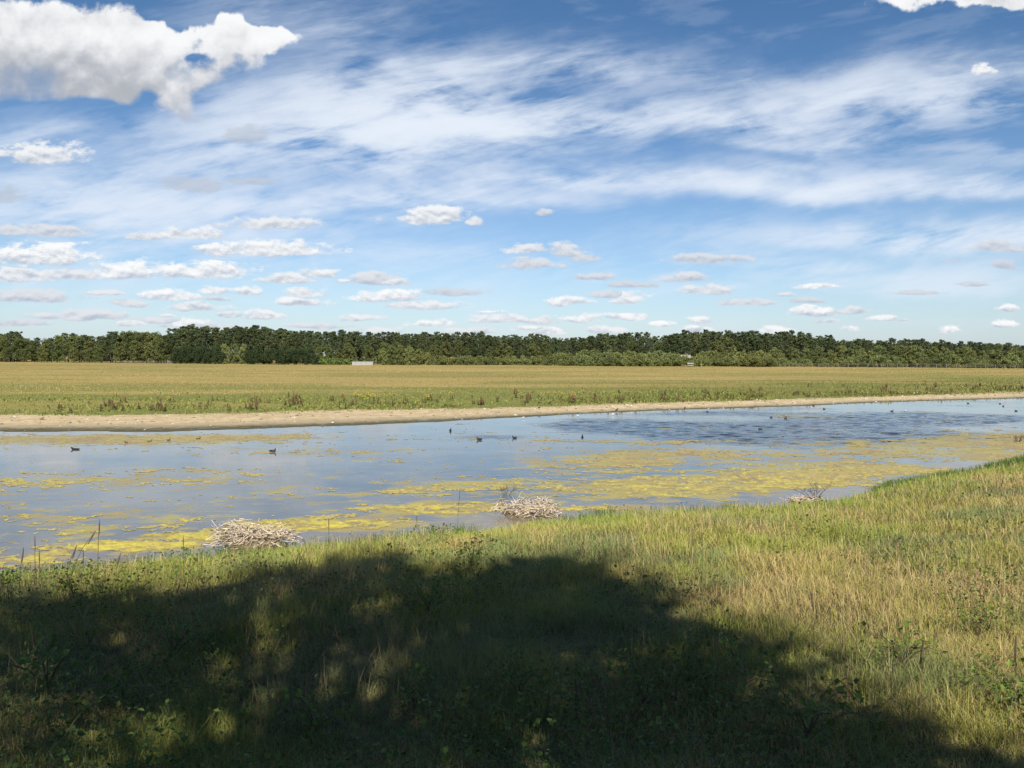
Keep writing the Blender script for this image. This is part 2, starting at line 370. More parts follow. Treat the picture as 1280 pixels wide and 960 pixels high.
# ------------------------------------------------------------------ shorelines and terrain
def curve(pts):
    xs, ys = zip(*sorted(pts)); return lambda x: np.interp(x, xs, ys)
nearpts = [P(px, py, .53) for px, py in ((-120, 716), (0, 704), (160, 694), (320, 680), (480, 664), (560, 656), (640, 646), (700, 640), (760, 633), (860, 630), (960, 624), (1040, 616), (1110, 598), (1190, 585), (1280, 570))]
nearpts = [(-60, 2), (-30, 7), (-18, 11)] + nearpts + [(40, 47), (70, 75), (140, 110)]
y_near = curve(nearpts)
farpts = [P(px, py, 0) for px, py in ((0, 540), (200, 540), (420, 533), (560, 527), (640, 522), (760, 516), (860, 512), (1000, 508), (1100, 503), (1200, 500), (1280, 498))]
farpts = [(-140, 60), (-60, 43)] + farpts + [(80, 90), (160, 108)]
y_far = curve(farpts)
edgepts = [P(px, py, .32) for px, py in ((0, 518), (130, 518), (300, 516), (420, 513), (640, 509), (800, 504), (960, 499), (1100, 495), (1280, 490))]
edgepts = [(-160, 78), (-60, 54)] + edgepts + [(85, 103), (170, 124)]
y_edge = curve(edgepts)
woodpts = [(-330, 415), (-265, 400), (-150, 335), (-60, 300), (0, 285), (60, 268), (100, 252), (145, 222), (250, 200)]
y_wood = curve(woodpts)
def shore_wob(x, y): return (fbm(x * .5 + 40, y * .5, 3) - .5) * 1.2
def height(x, y):
    s = y_near(x) - y + shore_wob(x, y) * .5
    hb = np.where(s > 0, 0.05 + 2.1 * (1 - np.exp(-np.maximum(s, 0) / 8.0)) * 1.02 + .12 * sstep(0, .5, s), 0.05 + s * .22)
    hb = np.maximum(hb, -.35)
    hb = hb + (fbm(x * .35, y * .35, 4) - .5) * .22 * sstep(.2, 3, s)
    f = y - y_far(x) + shore_wob(x, y) * .8
    e = np.maximum(y_edge(x) - y_far(x), 1.0)
    hf = np.where(f > 0, .26 * sstep(0, 1, f / e) + .22 * sstep(0, 14, f - e), f * .05)
    hf = hf + (fbm(x * .03, y * .03, 3) - .5) * .35 * sstep(5, 40, f - e)
    hf = np.maximum(hf, -.35)
    return np.where(s > -8, np.maximum(hb, hf), hf)
def geo(a, b, n): return list(np.geomspace(a, b, n))
ysg = list(np.arange(-25, 35, .35)) + list(np.arange(35, 110, .5)) + geo(110.5, 3500, 70)
pos = list(np.arange(0, 44, .5)) + geo(44.5, 2500, 70)
xsg = [-q for q in pos[:0:-1]] + pos
X, Y = np.meshgrid(np.array(xsg), np.array([-400, -100] + ysg)); Z = height(X, Y)
nx, ny = X.shape[1], X.shape[0]
idx = np.arange(nx * ny).reshape(ny, nx)
quads = np.stack([idx[:-1, :-1], idx[:-1, 1:], idx[1:, 1:], idx[1:, :-1]], -1).reshape(-1, 4)
sN = y_near(X) - Y; sF = Y - y_far(X) + shore_wob(X, Y) * .8; sE = Y - y_edge(X) + (fbm(X * .25, Y * .25, 3) - .5) * 4.5 + (fbm(X * 1.1, Y * .6, 3) - .5) * 3.0
zone = np.stack([sstep(-.5, .6, sN), sstep(0, 1.4, sE), np.clip(sE / 60, 0, 1)], -1)    # R bank, G meadow, B how far into the meadow
m, gg, out = mat_new('ground')
at = gg.new('ShaderNodeAttribute', attribute_name='tint'); zr, zg, zb = gg.sep(at.outputs['Color'])[:3]
pos_ = gg.new('ShaderNodeNewGeometry').outputs['Position']
n1 = gg.noise(pos_, .11, 5, .6); n2 = gg.noise(pos_, 1.6, 6, .65); n3 = gg.noise(pos_, 14, 4, .6)
lx = gg.v('MULTIPLY', pos_, (.02, .07, 1)); n4 = gg.noise(lx, 1.0, 6, .65, .6)
tan = gg.mix(gg.mapr(n2, .3, .7), (.26, .195, .070, 1), (.36, .27, .10, 1))
grn = gg.mix(gg.mapr(n2, .3, .7), (.12, .135, .035, 1), (.20, .19, .055, 1))
gf = gg.m('ADD', gg.mapr(n4, .40, .58, 0, .95), gg.mapr(zb, 0, 1.0, .60, -.35), clamp=True)
mead = gg.mix(gf, tan, grn)
px_, py_, pz_ = gg.sep(pos_)[:3]
dry = gg.mapr(gg.m('ADD', pz_, gg.m('MULTIPLY', gg.m('SUBTRACT', n2, .5), .10)), .005, .06)
sand = gg.mix(gg.mapr(n2, .3, .7), (.36, .27, .155, 1), (.52, .41, .25, 1))
sand = gg.mix(gg.mapr(n3, .62, .75, 0, .35), sand, (.62, .56, .46, 1))
sand = gg.mix(gg.mapr(n1, .5, .7, 0, .5), sand, (.30, .25, .13, 1))
n5 = gg.noise(pos_, 4.5, 6, .7); n6 = gg.noise(gg.v('MULTIPLY', pos_, (.25, 1.0, 1)), 1.0, 6, .65)
sand = gg.mix(gg.mapr(n5, .60, .72, 0, .6), sand, (.20, .15, .085, 1))
sand = gg.mix(gg.mapr(n6, .52, .70, 0, .65), sand, (.27, .215, .12, 1))
wetg = gg.mapr(gg.m('ADD', pz_, gg.m('MULTIPLY', gg.m('SUBTRACT', n6, .5), .12)), .03, .15)
sand = gg.mix(wetg, (.27, .225, .15, 1), sand)
sand = gg.mix(dry, (.085, .075, .040, 1), sand)
bank = gg.mix(gg.mapr(n2, .35, .65), (.055, .050, .022, 1), (.16, .125, .06, 1))
c = gg.mix(zg, sand, mead); c = gg.mix(zr, c, bank)
bm = gg.new('ShaderNodeBump'); bm.inputs['Strength'].default_value = .6; bm.inputs['Distance'].default_value = .08; gg.put(bm.inputs['Height'], gg.m('ADD', n2, gg.m('MULTIPLY', n3, .3)))
princ(gg, out, c, .95, .08, bm.outputs[0])
gme = np_mesh('ground', np.stack([X, Y, Z], -1), [quads], m, col=zone.reshape(-1, 3), smooth=True)
tag(mesh_obj('ground', gme), kind='structure')

# ------------------------------------------------------------------ water
m, gg, out = mat_new('shallow water')
pos_ = gg.new('ShaderNodeNewGeometry').outputs['Position']
px_, py_, pz_ = gg.sep(pos_)[:3]
big = gg.noise(gg.v('MULTIPLY', pos_, (.05, .11, 1)), 1.0, 5, .6, .5)
at = gg.new('ShaderNodeAttribute', attribute_name='tint'); wr, wg, wb_ = gg.sep(at.outputs['Color'])[:3]   # R weed under the surface, G wind ruffle, B shallows
ruf = gg.m('MULTIPLY_ADD', wg, .8, gg.mapr(big, .45, .65, .12, .45))
wv = gg.noise(gg.v('MULTIPLY', pos_, (.8, 1.5, 1)), 1.5, 4, .6, .3)
wv2 = gg.noise(gg.v('MULTIPLY', pos_, (1.0, 1.6, 1)), 6.0, 3, .5)
hgt = gg.m('MULTIPLY_ADD', wv, .012, gg.m('MULTIPLY', wv2, .006))
bm = gg.new('ShaderNodeBump'); bm.inputs['Distance'].default_value = 1.0; gg.put(bm.inputs['Height'], gg.m('MULTIPLY', hgt, ruf)); bm.inputs['Strength'].default_value = 1.0
wn = gg.noise(gg.v('MULTIPLY', pos_, (.5, 1, 1)), 1.4, 9, .72); wn2 = gg.noise(pos_, .35, 5, .6)
deep = gg.mix(gg.mapr(wn2, .35, .65), (.080, .088, .086, 1), (.125, .122, .105, 1))
deep = gg.mix(gg.mapr(wg, .2, .7), deep, (.014, .022, .034, 1))
murk = gg.mix(gg.m('MULTIPLY', wb_, gg.mapr(wn, .3, .6, .5, 1.0)), deep, (.215, .165, .105, 1))
weed = gg.mapr(gg.m('ADD', wr, gg.m('MULTIPLY', gg.m('SUBTRACT', wn, .5), 5.6)), .50, 1.10)
murk = gg.mix(gg.m('MULTIPLY', weed, .85), murk, gg.mix(gg.mapr(wn2, .4, .6), (.32, .245, .085, 1), (.36, .30, .07, 1)))
b = princ(gg, out, murk, gg.m('MULTIPLY_ADD', weed, .35, gg.m('MULTIPLY_ADD', ruf, .04, .03)), .5, bm.outputs[0]); gg.put(b.inputs['Specular IOR Level'], gg.m('MULTIPLY_ADD', weed, -.34, .5)); b.inputs['IOR'].default_value = 1.333
water_mat = m

# ------------------------------------------------------------------ floating blanket weed (one mass nobody could count)
ALG = [(120, 550, 190, 7, 1.5), (330, 546, 120, 5, .9), (110, 602, 150, 12, .75), (260, 596, 110, 12, .5), (170, 640, 200, 18, .62), (90, 660, 110, 14, .6), (60, 700, 130, 16, .8), (170, 683, 80, 6, 2.2), (250, 671, 50, 5, 2.2),
       (430, 656, 110, 8, 2.2), (560, 636, 100, 8, 2.0), (360, 620, 70, 10, .55), (400, 565, 160, 6, .7), (430, 596, 90, 12, .35), (520, 615, 90, 10, .7), (590, 604, 60, 7, .9), (700, 580, 70, 12, .9), (790, 575, 50, 14, .9),
       (870, 568, 130, 10, .9), (760, 612, 140, 16, 1.1), (900, 610, 130, 14, 1.05), (1010, 588, 130, 14, .95), (1100, 565, 120, 10, .9), (1230, 552, 90, 12, 1.5), (1010, 598, 90, 10, 1.1), (1130, 588, 110, 6, 1.2), (1250, 572, 70, 6, 1.2),
       (760, 637, 90, 5, 1.2), (1000, 520, 60, 2.2, .8), (660, 550, 120, 3, .5), (820, 552, 120, 3, .6), (1060, 552, 120, 4, .6), (470, 576, 60, 5, .5), (640, 508, 5, 2, 0), (1400, 560, 120, 30, 1.0), (-150, 600, 150, 60, .7), (820, 535, 60, 2, .35)]
RUF = [(760, 534, 100, 8, .75), (960, 537, 170, 13, 1.5), (1160, 525, 140, 8, 1.1), (880, 517, 200, 4, .7), (1000, 545, 140, 7, 1.1), (620, 547, 60, 4, .5)]
def blob_field(lst, x, y):
    """sum of soft ellipses given as sight-line coordinates, at points of the water plane"""
    f_ = y * cP + CAMZ * sP; up_ = -CAMZ * cP + y * sP; bx_ = 640 + FPX * x / f_; by_ = 480 - FPX * up_ / f_; o_ = 0
    for (qx, qy, rx, ry, a) in lst: o_ = o_ + a * np.exp(-(((bx_ - qx) / rx) ** 2 + ((by_ - qy) / ry) ** 2))
    return o_
cP, sP = math.cos(PITCH), math.sin(PITCH)
wx = np.array([-170, -120, -90] + list(np.arange(-70, -12, .6)) + list(np.arange(-12, 62, .22)) + list(np.arange(62, 90, .6)) + [110, 140, 180]); wy = np.concatenate([[-5, 3], np.arange(8, 36, .4), np.arange(36, 84, .13), np.arange(84, 126, 1.0)]); WX, WY = np.meshgrid(wx, wy)
wi = np.arange(WX.size).reshape(WX.shape); wq_ = np.stack([wi[:-1, :-1], wi[:-1, 1:], wi[1:, 1:], wi[1:, :-1]], -1).reshape(-1, 4)
ok_ = WY > 8; WY2 = np.maximum(WY, 8)
wcol = np.stack([np.minimum(blob_field(ALG, WX, WY2) * ok_, 1.2), blob_field(RUF, WX, WY2) * ok_, np.clip(sstep(5.5, .5, WY - y_near(WX)), 0, 1)], -1)
rm = np.clip(sstep(.15, .75, wcol[..., 1] + (fbm(WX * .06 + 3, WY * .14 + 2, 4) - .5) * 1.6), 0, 1) * sstep(1.0, 4.0, y_far(WX) - WY)
WZ = rm * ((fbm(WX * 1.5 + .35 * WY, WY * 2.2, 3, .5) - .5) * .125)
wcol[..., 1] = rm
tag(mesh_obj('water', np_mesh('water', np.stack([WX, WY, WZ], -1), [wq_], water_mat, col=wcol.reshape(-1, 3), smooth=True)), kind='structure')
gx = np.arange(-260, 1540, 1.15); gy = np.concatenate([np.arange(500, 560, .42), np.arange(560, 735, .8)])
GX, GY = np.meshgrid(gx, gy)
af, bf = (GX - 640) / FPX, (480 - GY) / FPX
cP, sP = math.cos(PITCH), math.sin(PITCH); tt = (0 - CAMZ) / (bf * cP - sP)
AX, AY = af * tt, (cP + bf * sP) * tt
amt_ = np.zeros_like(GX)
for (qx, qy, rx, ry, a) in ALG:
    amt_ += a * np.exp(-(((GX - qx) / rx) ** 2 + ((GY - qy) / ry) ** 2))
wxp = (fbm(AX * .5 + 3, AY * .5, 3) - .5) * 2.0
nA = fbm(AX * .45 + wxp, AY * .85 + wxp * .6 + 5, 6, .62)
nB = fbm(AX * 1.7 + 9, AY * 3.1 + 50, 5, .65)
nC = fbm(AX * 6.1 + 2, AY * 7.3 + 8, 4, .7)
fld = np.minimum(amt_, 1.7) * .30 + (nA - .5) * .95 + (nB - .5) * .95 + (nC - .5) * .9 - .36
fld = np.where((AY < y_far(AX) - .3) & (AY > y_near(AX) - 1.0), fld, -1)
ai = np.arange(GX.size).reshape(GX.shape)
fc = (fld[:-1, :-1] + fld[1:, :-1] + fld[:-1, 1:] + fld[1:, 1:]) / 4
aq = np.stack([ai[:-1, :-1], ai[1:, :-1], ai[1:, 1:], ai[:-1, 1:]], -1)[fc > 0]
used = np.unique(aq); remap = np.zeros(GX.size, int); remap[used] = np.arange(len(used))
edge = sstep(0, .22, fld)
AZ = .005 + .012 * edge * fbm(AX * 6, AY * 6, 3)
# colour: dull tan where the mat is thin and far, bright yellow-green where it lies thick near the bank
thick = np.clip(sstep(.02, .30, fld) * sstep(.35, 1.2, amt_) * sstep(575, 640, GY + 25 * (nA - .5)) + (nB - .45) * .9 * sstep(555, 600, GY) + sstep(.58, .72, nC) * sstep(560, 600, GY) * sstep(.2, .6, amt_), 0, 1)
brown = fbm(AX * 1.3 + 70, AY * 1.3, 4)
c0 = np.array([.32, .25, .095]); c1_ = np.array([.56, .45, .05]); c2_ = np.array([.24, .165, .095]); c3_ = np.array([.36, .32, .06])
colA = c0 * (1 - thick[..., None]) + (c1_ * brown[..., None] + c3_ * (1 - brown[..., None])) * thick[..., None]
kb = (sstep(.5, .7, brown) * (1 - thick) * .8)[..., None]; colA = colA * (1 - kb) + c2_ * kb
eg = sstep(.12, .0, fld)[..., None] * .8; colA = colA * (1 - eg) + np.array([.34, .27, .085]) * eg
colA = colA * (.72 + .56 * fbm(AX * 5 + 1, AY * 7, 4, .7))[..., None]
m, gg, out = mat_new('blanket weed')
at = gg.new('ShaderNodeAttribute', attribute_name='tint'); pos_ = gg.new('ShaderNodeNewGeometry').outputs['Position']
n2 = gg.noise(pos_, 7, 5, .7)
cc = gg.v('SCALE', at.outputs['Color'], None); gg.put(cc.node.inputs['Scale'], gg.mapr(n2, .3, .7, .75, 1.25))
bm = gg.new('ShaderNodeBump'); bm.inputs['Distance'].default_value = .02; gg.put(bm.inputs['Height'], n2)
princ(gg, out, cc, .6, .4, bm.outputs[0])
alg = mesh_obj('floating_algae', np_mesh('floating_algae', np.stack([AX, AY, AZ], -1).reshape(-1, 3)[used], [remap[aq]], m, col=colA.reshape(-1, 3)[used], smooth=True))
tag(alg, 'yellow and tan mats of blanket weed floating on the shallow water', 'algae', kind='stuff')

# ------------------------------------------------------------------ grass: blade generator
def blades(name, mat, x, y, h, w, lean, col, prof=(1, .85, .55, 0), sink=.03, rootcol=None, z=None):
    n = len(x); z = height(x, y) if z is None else z
    th = rng.uniform(0, 2 * np.pi, n); ph = th + np.pi / 2 + rng.normal(0, .5, n)
    root = np.stack([x, y, z - sink], 1)
    d = np.stack([np.cos(ph), np.sin(ph), np.zeros(n)], 1); s = np.stack([np.cos(th), np.sin(th), np.zeros(n)], 1)
    V = np.empty((n, 7, 3), np.float32); C = np.empty((n, 7, 3), np.float32)
    for k, t in enumerate((0, .4, .75)):
        c = root + d * (lean * t ** 1.8)[:, None]; c[:, 2] += h * (t - .18 * lean / np.maximum(h, .01) * t * t)
        V[:, 2 * k] = c - s * (w * prof[k] / 2)[:, None]; V[:, 2 * k + 1] = c + s * (w * prof[k] / 2)[:, None]
    c = root + d * lean[:, None]; c[:, 2] += h * (1 - .18 * lean / np.maximum(h, .01)); V[:, 6] = c
    C[:] = col[:, None, :]
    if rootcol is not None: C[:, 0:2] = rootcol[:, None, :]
    b = np.arange(n)[:, None] * 7
    q = np.concatenate([b + np.array([0, 1, 3, 2]), b + np.array([2, 3, 5, 4])]); t3 = b + np.array([4, 5, 6])
    return np_mesh(name, V.reshape(-1, 3), [q, t3], mat, col=C.reshape(-1, 3))
def lerp(a, b, t): return np.asarray(a) * (1 - t[:, None]) + np.asarray(b) * t[:, None]
def palette(x, y, r):
    """colour of grass at a place: straw, olive, fresh green or blue-green patches"""
    n = len(x); s = y_near(x) - y
    g1 = fbm(x * .45 + 4, y * .3 + 7, 4); g2 = fbm(x * .9 + 30, y * .6 + 2, 4); g3 = fbm(x * .7 + 60, y * .7 + 11, 3)
    straw = lerp([.40, .28, .115], [.55, .42, .19], rng.random(n)); olive = lerp([.25, .25, .045], [.38, .34, .08], rng.random(n))
    fresh = lerp([.14, .21, .026], [.31, .35, .05], rng.random(n)); blue = lerp([.14, .19, .07], [.23, .27, .10], rng.random(n))
    wet = sstep(5.5, 1.5, s) * (1 - .5 * sstep(-1, 9, x))                       # lush strip by the water
    right = sstep(-1, 6, x) * sstep(20, 7, y)
    a = np.clip(sstep(.36, .62, g1 + (r - .5) * .5 + .11 * right) , 0, 1)
    c = lerp(0 * straw, 1, a)
    c = olive * (1 - a[:, None]) + straw * a[:, None]
    f = np.clip(sstep(.45, .60, g2 + .03 - .05 * right + (rng.random(n) - .5) * .35) * .75 + wet * .85, 0, 1)
    c = c * (1 - f[:, None]) + fresh * f[:, None]
    bl = sstep(.56, .64, g3 + (rng.random(n) - .5) * .12) * .8 * (1 - wet)
    c = c * (1 - bl[:, None]) + blue * bl[:, None]
    shade_tint = (sstep(13, 9, y) * sstep(4.5, 1.0, x + .25 * (y - 6)))      # ground in tree shade, where that shade is deepened in the blade colour
    c = c * (1 - .34 * shade_tint[:, None]) + np.array([.055, .055, .02]) * (.34 * shade_tint[:, None])
    return c * 1.17
def scatter_bank(n, d0, d1, e=-.35, half=.95):
    u_ = rng.random(n); k = 1 + e
    d = (d0 ** k + u_ * (d1 ** k - d0 ** k)) ** (1 / k)
    x = rng.uniform(-half, half, n) * d; y = d
    ok = y < y_near(x) + shore_wob(x, y) * .5 - .02
    return x[ok], y[ok], d[ok]
x, y, d = scatter_bank(840000, 2.0, 48)
n = len(x); r = rng.random(n); s = y_near(x) - y
cl = fbm(x * 1.3, y * 1.3, 3)
tall = sstep(.3, .7, cl)
h = (.08 + .18 * rng.random(n) ** 1.3) * (.62 + .65 * tall)
h = np.where((s < .8), h * (.8 + .4 * rng.random(n)), h)
w = (.0026 + .0028 * rng.random(n)) * np.maximum(1, (d / 6.5) ** .85)
lean = h * rng.gamma(1.7, .42, n)
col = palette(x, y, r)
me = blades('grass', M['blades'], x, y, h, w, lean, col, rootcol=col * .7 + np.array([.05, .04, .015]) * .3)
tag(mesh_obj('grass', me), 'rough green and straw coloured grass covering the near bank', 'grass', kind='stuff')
# flattened thatch of old bent blades
x, y, d = scatter_bank(240000, 2.0, 34, -.5); n = len(x); g_ = fbm(x * .7 + 15, y * .7 + 3, 4); k = rng.random(n) < .25 + .75 * sstep(.42, .6, g_); x, y, d = x[k], y[k], d[k]; n = len(x)
h = .03 + .09 * rng.random(n); col = lerp([.34, .25, .12], [.50, .40, .22], rng.random(n)); pk = rng.random(n) < .3; col[pk] = [.20, .14, .08]
shade_tint = (sstep(13, 9, y) * sstep(4.5, 1.0, x + .25 * (y - 6)))[:, None]; col = col * (1 - .35 * shade_tint)  # thatch colour darkened to deepen the tree shade
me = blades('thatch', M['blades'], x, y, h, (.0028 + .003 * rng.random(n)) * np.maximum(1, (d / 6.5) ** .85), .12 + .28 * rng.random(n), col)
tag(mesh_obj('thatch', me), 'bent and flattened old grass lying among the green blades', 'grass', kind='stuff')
# seed-headed straw stalks standing over the grass
x, y, d = scatter_bank(42000, 2.8, 40, -.3)
keep = (fbm(x * .6 + 20, y * .5, 3) > .44) ; x, y, d = x[keep], y[keep], d[keep]; n = len(x)
h = (.20 + .26 * rng.random(n)) * (.55 + .45 * sstep(.5, 4, y_near(x) - y)); w = .0021 * np.maximum(1, (d / 6) ** .8) * (1 + rng.random(n))
col = lerp([.46, .35, .17], [.36, .30, .12], rng.random(n)); pk = rng.random(n) < .16; col[pk] = [.28, .17, .11]
shade_tint = (sstep(13, 9, y) * sstep(4.5, 1.0, x + .25 * (y - 6)))[:, None]; col = col * (1 - .5 * shade_tint)  # stalks inside the tree shade get it painted into their colour
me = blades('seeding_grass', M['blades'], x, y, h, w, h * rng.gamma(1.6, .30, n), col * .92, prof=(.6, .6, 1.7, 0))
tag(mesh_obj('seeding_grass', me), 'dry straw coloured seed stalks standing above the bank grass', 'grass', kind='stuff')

# low broad-leaved undergrowth in the bank turf
def leaf_cards(P_, size, up=.5):
    """folded diamond leaves at points"""
    n = len(P_); az = rng.uniform(0, 2 * np.pi, n); el = rng.normal(.15, .45, n)
    d = np.stack([np.cos(az) * np.cos(el), np.sin(az) * np.cos(el), np.sin(el)], 1)
    nrm = rng.normal(0, .45, (n, 3)) + np.array([0, 0, 1.0]); s = np.cross(d, nrm); s /= np.linalg.norm(s, axis=1)[:, None] + 1e-9
    L = size[:, None]; c = P_ + d * L * .5; nn = np.cross(s, d)
    V = np.stack([P_, c + s * L * .36 + nn * L * .10, P_ + d * L, c - s * L * .36 + nn * L * .10], 1)
    b = np.arange(n)[:, None] * 4
    return V, np.concatenate([b + np.array([0, 1, 2]), b + np.array([0, 2, 3])])
x, y, d = scatter_bank(60000, 2.6, 26, -.6)
keep = fbm(x * .8 + 90, y * .8, 3) + .10 * sstep(2, -6, x) - .012 * d > .50; x, y, d = x[keep], y[keep], d[keep]; n = len(x)
Pp = np.stack([x, y, height(x, y) + rng.uniform(.03, .34, n)], 1)
V, F = leaf_cards(Pp, rng.uniform(.018, .055, n) * np.maximum(1, (d / 8) ** .6))
col = lerp([.045, .085, .018], [.12, .165, .03], rng.random(n) ** 1.8)
me = np_mesh('undergrowth', V.reshape(-1, 3), [F], M['blades'], col=np.repeat(col, 4, 0))
tag(mesh_obj('undergrowth', me), 'low leafy undergrowth mixed into the bank grass', 'undergrowth', kind='stuff')

# meadow grass beyond the water
def scatter_field(n, a=0.0, b=1.0, half=.85):
    x = np.empty(0); y = np.empty(0)
    dd = 50 * (420 / 50) ** rng.random(n * 2); x = rng.uniform(-half, half, n * 2) * dd; y = dd
    ok = (y > y_edge(x) + (fbm(x * .25, y * .25, 3) - .5) * 3 + .2) & (y < y_wood(x) + 4)
    return x[ok][:n], y[ok][:n]
x, y = scatter_field(150000); n = len(x); e = y - y_edge(x)
gn = fbm(x * .02 + 5, y * .07 + 3, 4); gm = fbm(x * .3, y * .3, 3)
gr = np.clip(sstep(.42, .56, gn) * .8 * sstep(150, 40, e) + sstep(55, 4, e) * .55 + sstep(95, 20, e) * sstep(-10, 20, x) * .45 + (rng.random(n) - .5) * .5, 0, 1)
col = lerp([.42, .315, .12], [.20, .22, .05], gr); col *= (.8 + .4 * rng.random(n))[:, None]
bd = fbm(x * .016 + 50, y * .045 + 9, 5); dk = sstep(.55, .68, bd); lt = sstep(.47, .36, bd); pt = sstep(.50, .62, fbm(x * .045 + 9, y * .10 + 4, 5))
col = col * (1 - .30 * dk[:, None]) * (1 + .18 * lt[:, None]); col = col * (1 - .6 * pt[:, None]) + np.array([.20, .205, .055]) * (.6 * pt[:, None])
h = (.06 + .11 * rng.random(n)) * (.6 + .8 * gm); w = .035 * (y / 60) ** .8 * (.6 + .8 * rng.random(n))
me = blades('meadow_grass', M['blades'], x, y, h, w, h * 1.3 * rng.random(n), col)
tag(mesh_obj('meadow_grass', me), 'tall tan and green grass of the wide meadow beyond the water', 'grass', kind='stuff')
# green herb fringe along the far edge
n = 60000; x = rng.uniform(-75, 105, n); y = y_edge(x) + (fbm(x * .25, x * .1, 3) - .5) * 3 + rng.gamma(1.4, 5.0, n) * np.interp(x, [-60, -20, 0, 40], [.8, 1.1, 1.2, 1.0])
keep = rng.random(n) < .12 + .88 * sstep(.40, .60, fbm(x * .10 + 8, y * .16, 4)); x, y = x[keep], y[keep]; n = len(x)
col = lerp([.11, .155, .035], [.26, .26, .065], rng.random(n)); rd = rng.random(n) < np.interp(x, [-30, 5, 60], [.05, .16, .22]); col[rd] = [.17, .09, .045]
h = .06 + .22 * rng.random(n) ** 1.8
me = blades('edge_herbs', M['blades'], x, y, h, .05 + .06 * rng.random(n), h * .7 * rng.random(n), col, prof=(.8, 1.3, .9, 0))
tag(mesh_obj('edge_herbs', me), 'green fringe of herbs along the far muddy shore', 'herbs', kind='stuff')

# pebbles, feathers and weed scraps stranded on the far mud
n = 5200; x = rng.uniform(-50, 80, n); t = rng.random(n) ** .7; y = y_far(x) + (y_edge(x) - y_far(x)) * (.05 + 1.0 * t); y += rng.normal(0, .25, n)
sz = rng.gamma(1.5, .016, n); z = height(x, y); k8 = np.arange(6) * np.pi / 3
V = np.empty((n, 7, 3)); rad = sz[:, None] * rng.uniform(.6, 1.3, (n, 6)); V[:, :6, 0] = x[:, None] + np.cos(k8) * rad * 1.7; V[:, :6, 1] = y[:, None] + np.sin(k8) * rad; V[:, :6, 2] = (z - .01)[:, None]; V[:, 6] = np.stack([x, y, z + sz * .9], 1)
b_ = np.arange(n)[:, None] * 7; F = np.concatenate([b_ + np.array([q, (q + 1) % 6, 6]) for q in range(6)])
pc = rng.random(n); col = np.where(pc[:, None] < .18, [.50, .46, .39], np.where(pc[:, None] < .7, [.14, .11, .07], [.20, .20, .07]))
tag(mesh_obj('shore_litter', np_mesh('shore_litter', V.reshape(-1, 3), [F], M['blades'], col=np.repeat(col, 7, 0))), 'pebbles and scraps of weed stranded on the far mud', 'litter', kind='stuff')
x = rng.uniform(-16, 34, 26000); y = y_near(x) + shore_wob(x, y_near(x)) * .5 - rng.gamma(1.3, .45, len(x)); n = len(x)
den = sstep(.42, .62, fbm(x * .5 + 33, x * 0 + 2, 3)) + sstep(14, 18, x) + .25 * sstep(-5, -8, x); k = rng.random(n) < den * .8; x, y = x[k], y[k]; n = len(x)
h = (.16 + .26 * rng.random(n)) * (1 + .3 * sstep(14, 20, x)); col = lerp([.055, .11, .022], [.14, .20, .04], rng.random(n))
me = blades('waterside_sedge', M['blades'], x, y, h, .012 * np.maximum(1, y / 14) * (.6 + .7 * rng.random(n)), h * .4 * rng.random(n), col)
tag(mesh_obj('waterside_sedge', me), 'dark green sedge growing along the near water edge', 'sedge', kind='stuff')

# ------------------------------------------------------------------ trees
def leaf_cloud(centers, radii, per, size, flat=.6, rr=None):
    """small leaf faces spread through clumps"""
    rr = rr or rng; Ps = []
    for c, r_ in zip(centers, radii):
        k = per if np.isscalar(per) else per
        v_ = rr.normal(0, 1, (k, 3)); v_ /= np.linalg.norm(v_, axis=1)[:, None]
        v_ *= (rr.random(k) ** .45)[:, None] * r_; v_[:, 2] *= flat
        Ps.append(v_ + np.asarray(c))
    Pq = np.concatenate(Ps); n = len(Pq)
    a = rr.normal(0, 1, (n, 3)); a /= np.linalg.norm(a, axis=1)[:, None]
    b = np.cross(a, rr.normal(0, 1, (n, 3))); b /= np.linalg.norm(b, axis=1)[:, None]
    sz = size * (.55 + .9 * rr.random(n))[:, None]
    V = np.stack([Pq - a * sz, Pq + b * sz * .6, Pq + a * sz, Pq - b * sz * .6], 1).reshape(-1, 3)
    f = np.arange(n * 4).reshape(-1, 4)
    return V, f
def crown_mesh(name, mat, C, Rr, per, size, flat):
    V, f = leaf_cloud(C, Rr, per, size, flat); return np_mesh(name, V, [f], mat)
def trunk_mesh(name, mat, H, r0, limbs, lean=.02):
    mb = MB(); pts = [(0, 0, -.3)]; wob = random.uniform(-1, 1) * lean
    for k in range(1, 7): pts.append((wob * H * (k / 6) ** 2 + random.uniform(-1, 1) * .02, random.uniform(-1, 1) * .02 * H / 6, H * k / 6))
    mb.tube(pts, [r0 * (1 - .13 * k) for k in range(7)], 7)
    for (z, az, L, up) in limbs:
        q = min(z / H, 1) ** 2 * wob * H
        a = Vector((q, 0, z)); e = Vector((q + math.cos(az) * L, math.sin(az) * L, z + up))
        mb.tube([a, a.lerp(e, .5) + Vector((0, 0, -.06 * L)), e], [r0 * .32, r0 * .22, r0 * .07], 5)
    return mb.mesh(name, mat, True)
TREES = {}
